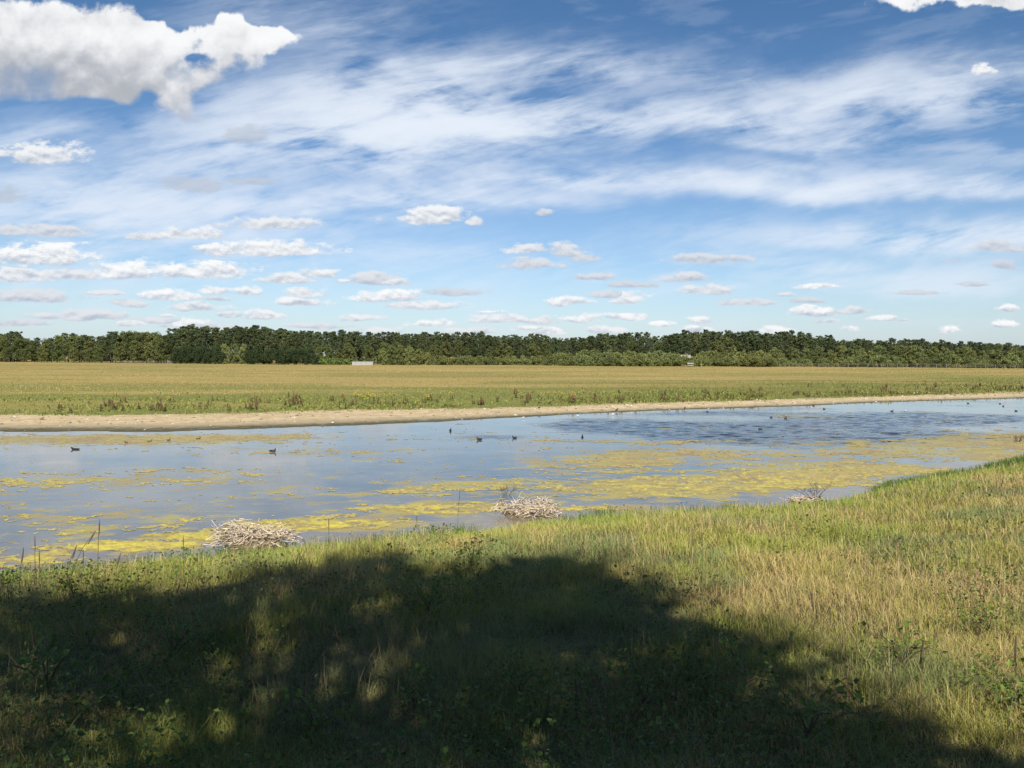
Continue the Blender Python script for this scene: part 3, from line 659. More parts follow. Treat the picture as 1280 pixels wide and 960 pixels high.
def proto_pine(i):
    H = 15.0; C = []; Rr = []; limbs = []
    z0 = random.uniform(.22, .48) * H; pw_ = random.uniform(2.4, 3.6)
    for k in range(44):
        t = k / 43; z = z0 + (H - z0) * t
        prof = (math.sin(math.pi * min(1, .22 + .70 * t)) ** .7) * pw_ + .35
        prof *= random.uniform(.65, 1.15)
        az = k * 2.4 + random.uniform(-.5, .5)
        rr_ = prof * random.uniform(.35, .75)
        C.append((math.cos(az) * rr_, math.sin(az) * rr_, z + random.uniform(-.3, .3) + .1 * rr_)); Rr.append(random.uniform(.75, 1.35) * (1.05 - .45 * t))
        if k % 3 == 0: limbs.append((z - .4, az, rr_, .4))
    C.append((0, 0, H - .5)); Rr.append(.75)
    return crown_mesh('pine_crown', M['pine'], C, Rr, 85, .19, .78), trunk_mesh('pine_trunk', M['bark'], H * .93, .24, limbs), H
def proto_broad(i, mat, H=11.0, wid=3.6, z0f=.18, n=50, per=85, size=.21):
    C = []; Rr = []; limbs = []
    for k in range(n):
        t = (k + .5) / n; z = H * (z0f + (1 - z0f) * t); prof = math.sin(math.pi * (.12 + .80 * t)) ** .7 * wid
        az = random.uniform(0, 6.28); q = prof * random.random() ** .5 * .85
        C.append((math.cos(az) * q, math.sin(az) * q, z - .05 * H)); Rr.append(random.uniform(.55, 1.1) * wid / 3.2)
        if k % 6 == 0: limbs.append((z * .6, az, q, z * .35))
    return crown_mesh('leafy_crown', mat, C, Rr, per, size, .75), trunk_mesh('leafy_trunk', M['bark'] if i % 2 else M['bark_pale'], H * .8, .2, limbs, .05), H
def proto_bush(i, mat, H=5.0, wid=3.2, per=80, size=.18):
    C = []; Rr = []; limbs = []
    for k in range(34):
        az = random.uniform(0, 6.28); q = wid * random.random() ** .5; zt = H * (1 - .55 * (q / wid) ** 2) * random.uniform(.82, 1.05)
        z = zt * random.random() ** .5 * .9
        C.append((math.cos(az) * q, math.sin(az) * q, z)); Rr.append(random.uniform(.55, 1.0) * H / 4.6)
        if k % 5 == 0: limbs.append((.2, az, q * .8, z * .8))
    return crown_mesh('bush_foliage', mat, C, Rr, per, size, .85), trunk_mesh('bush_stems', M['bark'], H * .5, .10, limbs, .05), H
KIND = {'pine': [proto_pine(i) for i in range(6)],
        'broad': [proto_broad(i, M['leaf_mid']) for i in range(4)],
        'willow': [proto_broad(i, M['leaf_willow'], 9.0, 3.6, .05, 54, 85, .19) for i in range(4)],
        'darkbush': [proto_bush(i, M['leaf_dark'], 7.5, 3.4, 110, .21) for i in range(3)],
        'bush': [proto_bush(i, M['leaf_willow'], 5.0, 3.0) for i in range(4)],
        'hedge': [proto_bush(i, M['leaf_hedge'], 3.0, 2.6) for i in range(2)]}
NAMES = {'pine': ('pine_tree', 'crown', 'trunk'), 'broad': ('broadleaf_tree', 'crown', 'trunk'), 'willow': ('willow_tree', 'crown', 'trunk'),
         'darkbush': ('dark_bush', 'foliage', 'stems'), 'bush': ('willow_bush', 'foliage', 'stems'), 'hedge': ('green_bush', 'foliage', 'stems')}
def plant(kind, x, y, H, wide, label, cat, group):
    cr, tr, H0 = random.choice(KIND[kind]); nm = NAMES[kind]
    o = empty(nm[0], (x, y, float(height(np.array([x]), np.array([y]))[0]) - .05), random.uniform(0, 6.28))
    tag(o, label, cat, group); sz = H / H0; o.scale = (wide * sz, wide * sz, sz)
    mesh_obj(nm[1], cr, o); mesh_obj(nm[2], tr, o)
    return o
TOP = [(-200, 414), (0, 413), (22, 412), (34, 421), (60, 421), (75, 416), (105, 414), (118, 421), (142, 413), (165, 411), (190, 412), (206, 416), (216, 410), (236, 406), (262, 408), (292, 408), (320, 407), (400, 412), (480, 414), (560, 415), (600, 413), (640, 418),
       (680, 417), (700, 421), (740, 417), (795, 412), (830, 419), (856, 412), (880, 411), (920, 413), (960, 414), (985, 412), (1010, 416), (1036, 417), (1050, 424), (1075, 419), (1090, 427), (1120, 422), (1145, 422), (1165, 428), (1175, 425), (1220, 427), (1245, 426), (1262, 427), (1280, 430), (1500, 431)]
top_at = curve(TOP)
def at_px(px, dd):
    """point on the line of sight px, dd metres behind the wood edge"""
    k = (px - 640) / FPX; y = 280.0
    for _ in range(20): y = float(y_wood(k * y)) + dd
    return k * y, y
def want_h(px, y, jit): return CAMZ + (HZ - (float(top_at(px)) + jit)) / FPX * y - .4
PINE_L = 'dark green pine with layered crown standing in the wood beyond the meadow'
for row, (dd, step) in enumerate(((14, 9.0), (27, 9.5))):
    px = -60 + row * 5
    while px < 1345:
        px += step * random.uniform(.6, 1.4)
        leftmix = px < 205
        x, y = at_px(px, dd + random.uniform(-5, 5))
        H = want_h(px, y, random.uniform(0.5, 5.5) if row else random.uniform(2.0, 9.5))
        if leftmix and random.random() < .65:
            plant('broad', x, y, H, random.uniform(.8, 1.1) , 'mid green round-crowned tree in the left end of the far wood', 'tree', 'round-crowned trees at the left end of the wood')
        elif row == 0 and random.random() < .14: plant('broad', x, y, H - random.uniform(1, 3.5), random.uniform(.8, 1.15), 'mid green leafy tree among the pines of the far wood', 'tree', 'leafy trees among the far pines')
        else: plant('pine', x, y, H, random.uniform(1.0, 1.5), PINE_L, 'pine tree', 'pines in the wood beyond the meadow')
# deep interior of the wood, one mass
Vs = []; Fs = []; off = 0
for k in range(460):
    px = random.uniform(-160, 1440); x, y = at_px(px, random.uniform(42, 90)); H = max(want_h(px, y, random.uniform(3, 8)), 6)
    nC = 18; C = np.stack([rng.normal(0, 1.8, nC), rng.normal(0, 1.5, nC), rng.uniform(.0, .95, nC) * H], 1) + np.array([x, y, .2])
    V, f = leaf_cloud(C, rng.uniform(1.2, 2.0, nC), 34, .5, .6); Vs.append(V); Fs.append(f + off); off += len(V)
tag(mesh_obj('woodland', np_mesh('woodland', np.concatenate(Vs), [np.concatenate(Fs)], M['pine'])), 'dark depths of the wood behind the front trees', 'woodland', kind='stuff')
# left end understorey
for px, H, dd in ((8, 6, 4), (30, 5, 2), (52, 5.5, 3), (72, 7, 6), (92, 6, 4), (112, 5.5, 3), (128, 7, 5), (150, 8, 6), (170, 8.5, 5), (186, 7.5, 4), (203, 9, 5)):
    x, y = at_px(px, dd); plant('broad', x, y, H + 2, random.uniform(.9, 1.15), 'shorter leafy tree at the foot of the left end of the wood', 'tree', 'short trees at the foot of the left end of the wood')
# dense dark bushes on the left
for px in (222, 232, 243, 254, 264, 273): x, y = at_px(px, -6 + random.uniform(-2, 2)); plant('darkbush', x, y, 9.2, .62, 'dark rounded bush in the left clump before the wood', 'bush', 'dark bushes of the left clump')
for px in (313, 323, 334, 345, 356, 367, 378, 389): x, y = at_px(px, -4 + random.uniform(-2, 2)); plant('darkbush', x, y, 8.6 - .004 * (px - 313), .66, 'dark rounded bush in the long clump left of the white shed', 'bush', 'dark bushes left of the white shed')
for px in (282, 294, 304): x, y = at_px(px, 4); plant('willow', x, y, 8.5, .75, 'paler leafy tree filling the gap between two dark bush clumps', 'tree', 'paler trees between the dark bush clumps')
for px in (400, 409, 418, 427, 436): x, y = at_px(px, 0); plant('hedge', x, y, 3.0, 1.0, 'low fresh green bush of the hedge ending at the white shed', 'bush', 'low green hedge beside the white shed')
for px, H in ((480, 6.5), (490, 7.4), (501, 7.8), (512, 7.2), (524, 6.2), (535, 5)): x, y = at_px(px, -2 + random.uniform(-2, 2)); plant('willow', x, y, H, .9, 'mid green rounded tree just right of the white shed', 'tree', 'rounded trees right of the white shed')
for px in range(546, 700, 11): x, y = at_px(px, -1 + random.uniform(-2, 2)); plant('bush', x, y, random.uniform(3.2, 4.3), 1.1, 'low olive green bush in the hedge along the middle of the wood edge', 'bush', 'low bushes along the middle of the wood edge')
for px in (396, 404, 412, 420, 432, 444, 460, 480, 500, 520, 540, 560, 584, 610, 636, 660, 684): x, y = at_px(px + random.uniform(-4, 4), 8); plant('broad', x, y, random.uniform(6, 9.5), .9, 'leafy tree under the pines in the middle of the wood', 'tree', 'leafy trees under the middle pines')
WL = 'pale olive willow bush in the belt before the pines on the right'
for px in range(704, 966, 9):
    for row in (0, 1):
        if row and 840 < px < 868: continue
        x, y = at_px(px + random.uniform(-4, 4), -8 + row * 9 + random.uniform(-2, 2)); plant('bush', x, y, random.uniform(3.6, 4.8) + row * 1.6, 1.05, WL, 'bush', 'willow bushes before the pines on the right')
for px in range(968, 1330, 10):
    x, y = at_px(px + random.uniform(-4, 4), 3 + random.uniform(-2, 3)); plant('willow', x, y, 6.4 * random.uniform(.78, 1.12) * (1 if px < 1180 else .92), random.uniform(.8, 1.05), 'grey green willow behind the pale fence on the right', 'tree', 'willows behind the fence on the right')
for px in range(975, 1330, 17):
    x, y = at_px(px + random.uniform(-5, 5), -2 + random.uniform(-1, 2)); plant('bush', x, y, random.uniform(3.0, 5.0), 1.0, 'low bush at the foot of the willows by the right fence', 'bush', 'low bushes by the fence on the right')

# trees behind the viewpoint: their shade lies across the bank
def shade_tree(name, gx_, gy_top, gy_bot, rx, ty, label, nc=78):
    """crown whose shadow spans gy_bot..gy_top (ground distance) around gx_"""
    k = TOSUN.z / -TOSUN.y; sxk = TOSUN.x / -TOSUN.y
    def up(gy): gz = 1.0; return gz + (gy - ty) * k
    top, bot = up(gy_top), up(gy_bot); xc = gx_ + sxk * ((gy_top + gy_bot) / 2 - ty)
    o = empty(name, (xc, ty, 2.1)); tag(o, label, 'tree')
    C = []; Rr = []; limbs = []
    for kx in range(nc):
        z = random.uniform(bot, top - .7); t = (z - bot) / (top - bot); q = rx * (max(0.0, 1 - (2 * t - .85) ** 2 * .78)) ** .5 * random.random() ** .5
        az = random.uniform(0, 6.28); C.append((math.cos(az) * q, math.sin(az) * q * .8, z - 2.1)); Rr.append(random.uniform(.5, .95))
        if kx % 7 == 0: limbs.append(((z - 2.1) * .6, az, q, (z - 2.1) * .35))
    mesh_obj('crown', crown_mesh('shade_crown', M['leaf_mid'], C, Rr, 90, .11, .8), o)
    mesh_obj('trunk', trunk_mesh('shade_trunk', M['bark'], (top - 2.1) * .85, .26, limbs), o)
for a in ((1.35, 7.0, 1.2, 1.75, -3.4, 'low bushy tree behind the viewpoint shading the bottom right corner', 95),
          (-2.0, 12.5, 3.5, 2.0, -5.0, 'tall leafy tree right behind the viewpoint shading the middle of the bank', 74),
          (.65, 12.0, 2.6, 1.6, -4.0, 'tall leafy tree behind the viewpoint at the right end of the shade'),
          (-4.6, 10.6, 3.0, 2.2, -4.6, 'shorter leafy tree behind the viewpoint with the lowest top of the shade', 88),
          (-8.0, 11.2, 3.0, 2.6, -4.4, 'broad leafy tree behind the viewpoint shading the left of the bank', 100),
          (-12.5, 11.2, 2.5, 3.0, -4.4, 'broad leafy tree behind the viewpoint furthest to the left', 105)):
    shade_tree('leafy_tree', *a)

# ------------------------------------------------------------------ bank plants
def leaf_mesh(pts, size, mat, name):
    V, F = leaf_cards(np.asarray(pts, float), np.asarray(size, float)); return np_mesh(name, V.reshape(-1, 3), [F], mat)
def proto_bramble(i):
    mb = MB(); pts = []; sz = []
    for k in range(9):
        az = random.uniform(0, 6.28); L = random.uniform(.35, .75); hh = random.uniform(.25, .55); q = []
        for j in range(6):
            t = j / 5; q.append((math.cos(az) * L * t, math.sin(az) * L * t, hh * math.sin(math.pi * min(1, .12 + t * .75)) - .04))
            if j:
                for _ in range(4): pts.append((q[-1][0] + random.gauss(0, .05), q[-1][1] + random.gauss(0, .05), q[-1][2] + random.gauss(.02, .03))); sz.append(random.uniform(.04, .085))
        mb.tube(q, [.006, .005, .005, .004, .003, .002], 4)
    return mb.mesh('bramble_stems', M['stem']), leaf_mesh(pts, sz, M['leaf_bramble'], 'bramble_leaves')
BR = [proto_bramble(i) for i in range(4)]
def gz(x, y): return float(height(np.array([x]), np.array([y]))[0])
def on_bank(px, py):
    """where the sight line meets the bank"""
    a, f, uu = ray(px, py); t = 2.0
    for _ in range(400):
        if CAMZ + uu * t <= gz(a * t, f * t): break
        t += .08
    return a * t, f * t
def bank_plant(px, py, sc, label, name='bramble', group=None):
    x, y = on_bank(px, py); st, lf = random.choice(BR); o = empty(name, (x, y, gz(x, y)), random.uniform(0, 6.28)); o.scale = (sc, sc, sc); tag(o, label, 'plant', group)
    mesh_obj('stems', st, o); mesh_obj('leaves', lf, o)
bank_plant(14, 748, .75, 'dark leafy bramble rising at the left edge of the shade')
bank_plant(92, 754, .75, 'dark leafy bramble standing up into the light left of the tall stalks')
bank_plant(590, 712, .9, 'broad-leaved plant poking up at the top of the shade in the middle')
bank_plant(535, 775, .8, 'yellow green bramble in the shade below the middle twig stalk')
bank_plant(505, 890, .6, 'small yellow green plant in the shade low on the left of centre')
bank_plant(805, 893, .6, 'fresh green bramble in a sun fleck low on the right of centre')
bank_plant(858, 862, .45, 'small bright leafed plant in a sun fleck right of centre')
bank_plant(1130, 850, .7, 'green leafy plant among straw grass right of the shade edge')
bank_plant(1235, 800, .6, 'small dark leaved plant among straw grass at the right')
bank_plant(650, 885, .6, 'low green plant in the dark shade straight below the middle')
bank_plant(215, 835, .8, 'low bramble in the deep shade on the left')
bank_plant(150, 905, .8, 'pale leaved bramble at the lower left in the shade')
bank_plant(1275, 900, .7, 'bright green leafy plant at the lower right corner')
bank_plant(60, 880, .9, 'large dark bramble in the lower left corner')
bank_plant(395, 930, .7, 'bramble at the bottom of the picture left of centre')
bank_plant(1010, 945, .8, 'dark bramble at the bottom of the picture in the right shade')

def stalk(px, py0, py1, label, leanx=0.0, name='grass_stalk'):
    """tall flower stalk: foot on the bank at px, py0; tip seen at py1"""
    x, y = on_bank(px, py0); z = gz(x, y); hh = max(.25, (py0 - py1) / FPX * y * 1.02)
    o = empty(name, (x, y, z)); tag(o, label, 'stalk')
    mb = MB(); q = [(leanx * hh * t * t, .02 * t, hh * t) for t in (0, .35, .7, 1)]; mb.tube(q, [.006, .005, .0045, .004], 5); mb.build('stem', M['stem'], o)
    e = MB(); b_ = Vector(q[3]); dv = Vector((leanx * 1.3, 0, 1)).normalized(); L = .16 + .08 * hh
    e.tube([b_ - dv * L, b_ - dv * L * .6, b_ - dv * L * .2, b_], [.005, .009, .007, .003], 6); e.build('seed_head', M['darktwig'], o)
stalk(572, 672, 612, 'tallest dark flower stalk at the water edge left of the right twig heap', .05)
stalk(521, 676, 644, 'short dark stalk at the water edge between the two twig heaps')
stalk(411, 690, 648, 'thin dark stalk just right of the left twig heap')
stalk(229, 712, 671, 'dark stalk just left of the left twig heap')
stalk(122, 730, 650, 'tall upright stalk in the lush grass at the left', .04)
stalk(88, 735, 664, 'stalk leaning right over the water at the left', .45)
stalk(82, 738, 682, 'shorter stalk leaning right beside the leaning one', .25)
stalk(104, 728, 687, 'short upright stalk between two taller ones at the left')
stalk(44, 735, 670, 'upright dark stalk near the left edge over the yellow weed')
stalk(49, 738, 688, 'low dark stalk near the left edge in front of another')
stalk(24, 742, 685, 'bushy headed stalk nearest the left edge', .1)
stalk(144, 725, 692, 'low dark stalk right of the tall upright one', .2)
stalk(1019, 790, 742, 'thin dry stalk among the straw grass on the right', -.1)
stalk(1150, 860, 805, 'brown dry stalk among the straw grass by the shade edge', .1)
stalk(1270, 880, 800, 'brown dry stalk at the lower right edge')
stalk(720, 900, 850, 'dead brown stalk in the shade right of centre')
stalk(845, 905, 850, 'dead black stalk in the right part of the shade', .05)

# ------------------------------------------------------------------ twig heaps in the water
def heap(px, py, wd, dp, hh, n, label, loose=10):
    x, y = P(px, py, 0); o = empty('twig_heap', (x, y, 0), 0); tag(o, label, 'twig heap')
    lumps = [(random.uniform(-.40, .40) * wd, random.uniform(-.34, .34) * dp, hh * random.uniform(.4, .75), wd * random.uniform(.13, .2)) for _ in range(18)] + [(0, 0, hh * .7, wd * .28)]
    # rotten core
    V = []; F = []; nu, nv = 22, 7
    for j in range(nv):
        t = j / (nv - 1)
        for i in range(nu):
            a = 2 * math.pi * i / nu; r_ = math.cos(t * math.pi / 2) * (1 + .15 * math.sin(3 * a + 1) + .1 * math.sin(7 * a))
            V.append((math.cos(a) * r_ * wd * .38, math.sin(a) * r_ * dp * .38, -.05 + (hh * .34 + .05) * math.sin(t * math.pi / 2) * (1 + .2 * math.sin(5 * a + 2 * j))))
    F = [(j * nu + i, j * nu + (i + 1) % nu, (j + 1) * nu + (i + 1) % nu, (j + 1) * nu + i) for j in range(nv - 1) for i in range(nu)]
    mesh_obj('core', np_mesh('heap_core', V, [F], M['rot'], smooth=True), o)
    for part, mt, cnt, rad in (('reed_litter', M['bleached'], n, .015), ('bare_twigs', M['bleached_pale'], n // 2, .009), ('dark_twigs', M['darktwig'], n // 3, .009)):
        mb = MB()
        for k in range(cnt):
            lx_, ly_, lz_, lr_ = random.choice(lumps); a = random.uniform(0, 6.28); q = random.random() ** .5; s_ = math.sqrt(max(0, 1 - q * q))
            c = Vector((lx_ + math.cos(a) * q * lr_ * 1.25, ly_ + math.sin(a) * q * lr_, lz_ * s_ * random.uniform(.55, 1.0) + random.uniform(-.02, .05)))
            up_ = {'reed_litter': random.gauss(.0, .28), 'bare_twigs': random.gauss(.45, .5), 'dark_twigs': random.gauss(.3, .5)}[part]
            d = Vector((random.gauss(0, 1), random.gauss(0, .8), up_)).normalized()
            L = random.uniform(.08, .24) * (1.0 if part == 'reed_litter' else random.choice((1.0, 1.4, 2.2)))
            k_ = Vector((random.gauss(0, .35), random.gauss(0, .35), random.gauss(-.1, .25))) * L; rr_ = rad * random.uniform(.35, 1.0)
            mb.tube([c - d * L * .5, c - d * L * .1 + k_ * .4, c + d * L * .2 + k_ * .5, c + d * L * .5 + k_], [rr_, rr_ * .9, rr_ * .7, rr_ * .3], 4)
        mb.build(part, mt, o)
    return o
heap(318, 684, 1.68, 1.4, .84, 600, 'left heap of bleached twigs and reed litter standing in the shallow water')
heap(657, 642, 1.85, 1.4, .58, 600, 'right heap of bleached twigs and litter touching the grassy bank')
heap(1006, 628, 1.1, .8, .30, 150, 'low brown clump of pale stones and dead twigs on the bank edge')
def twiggy(px, py, z0, wd, hh, n, label, mt):
    x, y = P(px, py, z0); o = empty('dead_plant', (x, y, z0)); tag(o, label, 'dead plant')
    mb = MB(); b2 = MB()
    for k in range(n):
        a = random.uniform(0, 6.28); L = hh * random.uniform(.55, 1.1); tip = Vector((math.cos(a) * wd * random.random(), math.sin(a) * wd * .7 * random.random(), L))
        md = tip * .5 + Vector((random.gauss(0, .05), random.gauss(0, .05), .02)); mb.tube([(0, 0, -.12), md, tip], [.009, .007, .004], 4)
        for j in range(3):
            s0 = md.lerp(tip, random.random()); b2.tube([s0, s0 + Vector((random.gauss(0, .09), random.gauss(0, .09), random.uniform(.02, .16)))], [.007, .003], 3)
    mb.build('stems', mt, o); b2.build('side_twigs', mt, o)
twiggy(1018, 624, .10, .75, .50, 11, 'bare brown dead plant branching above the low clump on the bank edge', M['darktwig'])
twiggy(633, 619, 0, .4, .24, 8, 'small dark dead plant in the water behind the right twig heap', M['darktwig'])
twiggy(1272, 552, 0, .6, .34, 16, 'dark dead plant on the weed at the right edge of the water', M['darktwig'])
twiggy(560, 700, .5, .3, .3, 7, 'thin bare twig plant in the lush grass below the tallest stalk', M['darktwig'])

# ------------------------------------------------------------------ docks and yellow flowers on the far shore
def proto_dock(i):
    sps = []; st = MB(); pts = []; sz = []
    for k in range(3):
        mb = MB(); sps.append(mb); bx, by = random.gauss(0, .10), random.gauss(0, .10); hh = random.uniform(.6, .95)
        st.tube([(bx, by, -.05), (bx * 1.2, by * 1.2, hh)], [.012, .006], 4)
        mb.tube([(bx * 1.1, by * 1.1, hh * .35), (bx * 1.15, by * 1.15, hh * .6), (bx * 1.2, by * 1.2, hh)], [.03, .055, .015], 5)
        for _ in range(6): pts.append((bx + random.gauss(0, .05), by + random.gauss(0, .05), random.uniform(.02, .2))); sz.append(random.uniform(.12, .24))
    return st.mesh('dock_stem', M['stem']), [q_.mesh('dock_spike', M['dock']) for q_ in sps], leaf_mesh(pts, sz, M['dockleaf'], 'dock_leaf')
DK = [proto_dock(i) for i in range(4)]
for k in range(190):
    px = random.choice([random.uniform(560, 1290), random.uniform(700, 1290), random.uniform(120, 620)]) if k > 20 else random.uniform(90, 560)
    x0, _ = P(px, 500, .3); px += 14 * math.sin(px * .11); dk_ = 1.5 + random.gammavariate(1.6, 3.4); kx = (px - 640) / FPX; yy = 70.0
    for _ in range(12): yy = float(y_edge(kx * yy)) + dk_
    x, y = kx * yy, yy + random.gauss(0, .8); o = empty('dock_plant', (x, y, gz(x, y)), random.uniform(0, 6.28)); q = random.uniform(.38, .75); o.scale = (q * 1.5, q * 1.5, q)
    tag(o, 'rusty red dock plant in the herb fringe along the far shore', 'dock plant', 'red docks along the far shore')
    st, sp, lf = DK[k % 4]; mesh_obj('stem', st, o); [mesh_obj('seed_spike', q_, o) for q_ in sp]; mesh_obj('leaves', lf, o)
def proto_rag(i):
    st = MB(); pts = []; sz = []; fls = []
    for k in range(4):
        fl = MB(); fls.append(fl); a = random.uniform(0, 6.28); hh = random.uniform(.5, .85); e = (math.cos(a) * .16, math.sin(a) * .16, hh); st.tube([(0, 0, -.05), (e[0] * .4, e[1] * .4, hh * .6), e], [.012, .009, .006], 4)
        for _ in range(4): pts.append((e[0] * random.random(), e[1] * random.random(), hh * random.uniform(.2, .8))); sz.append(random.uniform(.08, .16))
        for _ in range(5):
            c = (e[0] + random.gauss(0, .03), e[1] + random.gauss(0, .03), hh + random.gauss(0, .008)); fl.tube([(c[0], c[1], c[2] - .012), (c[0], c[1], c[2] + .012)], [.035, .03], 6)
    return st.mesh('ragwort_stem', M['stem']), [q_.mesh('ragwort_flower', M['yellow']) for q_ in fls], leaf_mesh(pts, sz, M['dockleaf'], 'ragwort_leaf')
RG = [proto_rag(i) for i in range(3)]
for k in range(52):
    px = random.choice([random.gauss(510, 28), random.gauss(455, 12), random.gauss(530, 60), random.uniform(20, 400), random.uniform(640, 720)]); kx = (px - 640) / FPX; yy = 70.0
    dd_ = random.uniform(4, 13)
    for _ in range(12): yy = float(y_edge(kx * yy)) + dd_
    x, y = kx * yy, yy; o = empty('ragwort', (x, y, gz(x, y)), random.uniform(0, 6.28)); q = random.uniform(.55, .95); o.scale = (q, q, q)
    tag(o, 'yellow flowering ragwort in the herb fringe along the far shore', 'flower', 'yellow ragwort along the far shore')
    st, fl, lf = RG[k % 3]; mesh_obj('stem', st, o); [mesh_obj('flower_head', q_, o) for q_ in fl]; mesh_obj('leaves', lf, o)

# ------------------------------------------------------------------ birds
def bird_mesh(kind):
    mb = MB()
    if kind in ('coot', 'duck', 'gull_sw'):
        q = [(-.20, 0, .085), (-.17, 0, .08), (-.10, 0, .055), (-.02, 0, .045), (.06, 0, .05), (.105, 0, .085), (.125, 0, .13), (.135, 0, .165), (.155, 0, .188), (.178, 0, .182), (.20, 0, .172), (.222, 0, .162)]
        rd = [.012, .035, .075, .088, .078, .052, .036, .034, .036, .028, .014, .006]
        mt = [0] * 8 + [0, 1, 1]
    else:
        q = [(-.24, 0, .17), (-.19, 0, .18), (-.11, 0, .19), (-.02, 0, .20), (.06, 0, .215), (.10, 0, .25), (.118, 0, .29), (.128, 0, .325), (.148, 0, .345), (.17, 0, .34), (.19, 0, .33), (.213, 0, .32)]
        rd = [.010, .030, .062, .082, .072, .048, .034, .032, .034, .026, .012, .005]
        mt = [0] * 8 + [0, 1, 1]
    mb.tube(q, rd, 8, mats=mt)
    if kind in ('stand', 'gull'):
        for s_ in (-1, 1): mb.tube([(0, s_ * .03, .14), (.005, s_ * .032, .07), (0, s_ * .032, -.01)], [.012, .007, .008], 5, m=1)
    ml = {'coot': [M['b_black'], M['b_bill']], 'duck': [M['b_brown'], M['b_orange']], 'gull_sw': [M['b_white'], M['b_orange']], 'gull': [M['b_white'], M['b_orange']], 'stand': [M['b_black'], M['b_orange']]}[kind]
    return mb.mesh(kind, ml, True)
BM = {k: bird_mesh(k) for k in ('coot', 'duck', 'gull_sw', 'gull', 'stand')}
INFO = {'coot': ('coot', 'coot'), 'duck': ('brown_duck', 'duck'), 'gull_sw': ('gull', 'gull'), 'gull': ('gull', 'gull'), 'stand': ('dark_bird', 'bird')}
def bird(kind, px, py, rz, label, sc=1.0, group=None):
    x, y = P(px, py, 0 if kind in ('coot', 'duck', 'gull_sw') else .12)
    z = 0.0 if kind in ('coot', 'duck', 'gull_sw') else max(gz(x, y), 0)
    if kind in ('stand', 'gull'):
        for _ in range(6): x, y = P(px, py, z); z = max(gz(x, y), 0)
    o = mesh_obj(INFO[kind][0], BM[kind]); o.location = (x, y, z); o.rotation_euler = (0, 0, rz); sc = sc * .84 if isinstance(sc, (int, float)) else sc; o.scale = (sc, sc, sc) if isinstance(sc, (int, float)) else sc; tag(o, label, INFO[kind][1], group)
bird('coot', 341, 565, .1, 'black coot swimming alone in the calm left water, nearest the viewer')
bird('coot', 94, 562, 3.0, 'dark waterbird resting low on the calm water at the far left', (1.25, 1.2, .55))
bird('duck', 158, 554, 2.8, 'brown duck leftmost of four along the tan weed', .75)
bird('duck', 187, 552.5, .3, 'brown duck second from the left along the tan weed', .75)
bird('duck', 211, 551, 1.2, 'brown duck third from the left along the tan weed', .75)
bird('duck', 248, 549, .4, 'brown duck rightmost of four along the tan weed', .75)
bird('coot', 563, 539, 1.5, 'small dark bird on open water left of the ruffled patch')
bird('coot', 599, 550, 2.9, 'black coot at the left tip of the ruffled water')
bird('coot', 643, 548, 3.1, 'black coot with its head low at the edge of the ruffled water', .9)
bird('coot', 728, 547, 1.4, 'black coot seen end on below the ruffled water', .9)
bird('stand', 771, 515, .6, 'dark bird standing at the far water edge under the docks', .95)
bird('stand', 856, 512.5, 1.2, 'dark bird standing upright at the far water edge right of centre', .95)
bird('coot', 884, 515, .2, 'small coot just off the far shore right of the standing bird', .72)
bird('coot', 1017, 507.5, .2, 'coot near the far shore left of two others', .72)
bird('coot', 1030, 511.5, 2.9, 'coot on the rough water below the far shore', .72)
bird('coot', 964, 522, .1, 'coot on the ruffled water, left one of two', .68)
bird('coot', 982, 523.5, .2, 'coot on the ruffled water, right one of two', .72)
bird('coot', 950, 537, 3.0, 'coot in the darkest part of the ruffled water', .72)
bird('coot', 1115, 514.5, .1, 'large dark duck-like coot on the pale band at the right', .85)
bird('gull_sw', 1132, 514.5, 1.4, 'white gull floating beside a dark coot at the right', .8)
bird('coot', 1210, 504.5, 2.4, 'coot on the pale water at the right, left of three', .68)
bird('coot', 1250, 505, 3.0, 'coot on the pale water at the right, upper of a pair', .68)
bird('coot', 1254, 508, .2, 'coot on the pale water at the right, lower of a pair', .68)
bird('coot', 1270, 514, 3.0, 'coot nearest the right edge of the picture', .75)
for px, py, rz, lab in ((654, 506, .3, 'white gull standing at the top of the mud beside dark birds'), (668, 514, 2.8, 'white gull in the middle of the mud strip'), (766, 510.5, 2.9, 'white gull on the mud above the standing dark bird'),
                        (654, 523.5, .2, 'white gull at the water edge left of centre'), (722, 521, 2.8, 'white gull wading at the water edge in the middle'), (766, 519.5, .4, 'white gull wading beside the standing dark bird'),
                        (789, 509, .5, 'small white gull on the mud right of the middle'), (946, 501, .3, 'white gull on the mud beside a dark goose'), (950, 502, 2.6, 'second white gull close beside the dark goose'), (1095, 503.5, .3, 'white gull standing in the shallows at the right'),
                        (1143, 492.5, .2, 'white gull on the right mud, left of a pair'), (1147, 491.8, 2.7, 'white gull on the right mud, right of a pair'), (416, 530, .4, 'lone white gull on the left mud near the water')):
    bird('gull', px, py, rz, lab, .56)
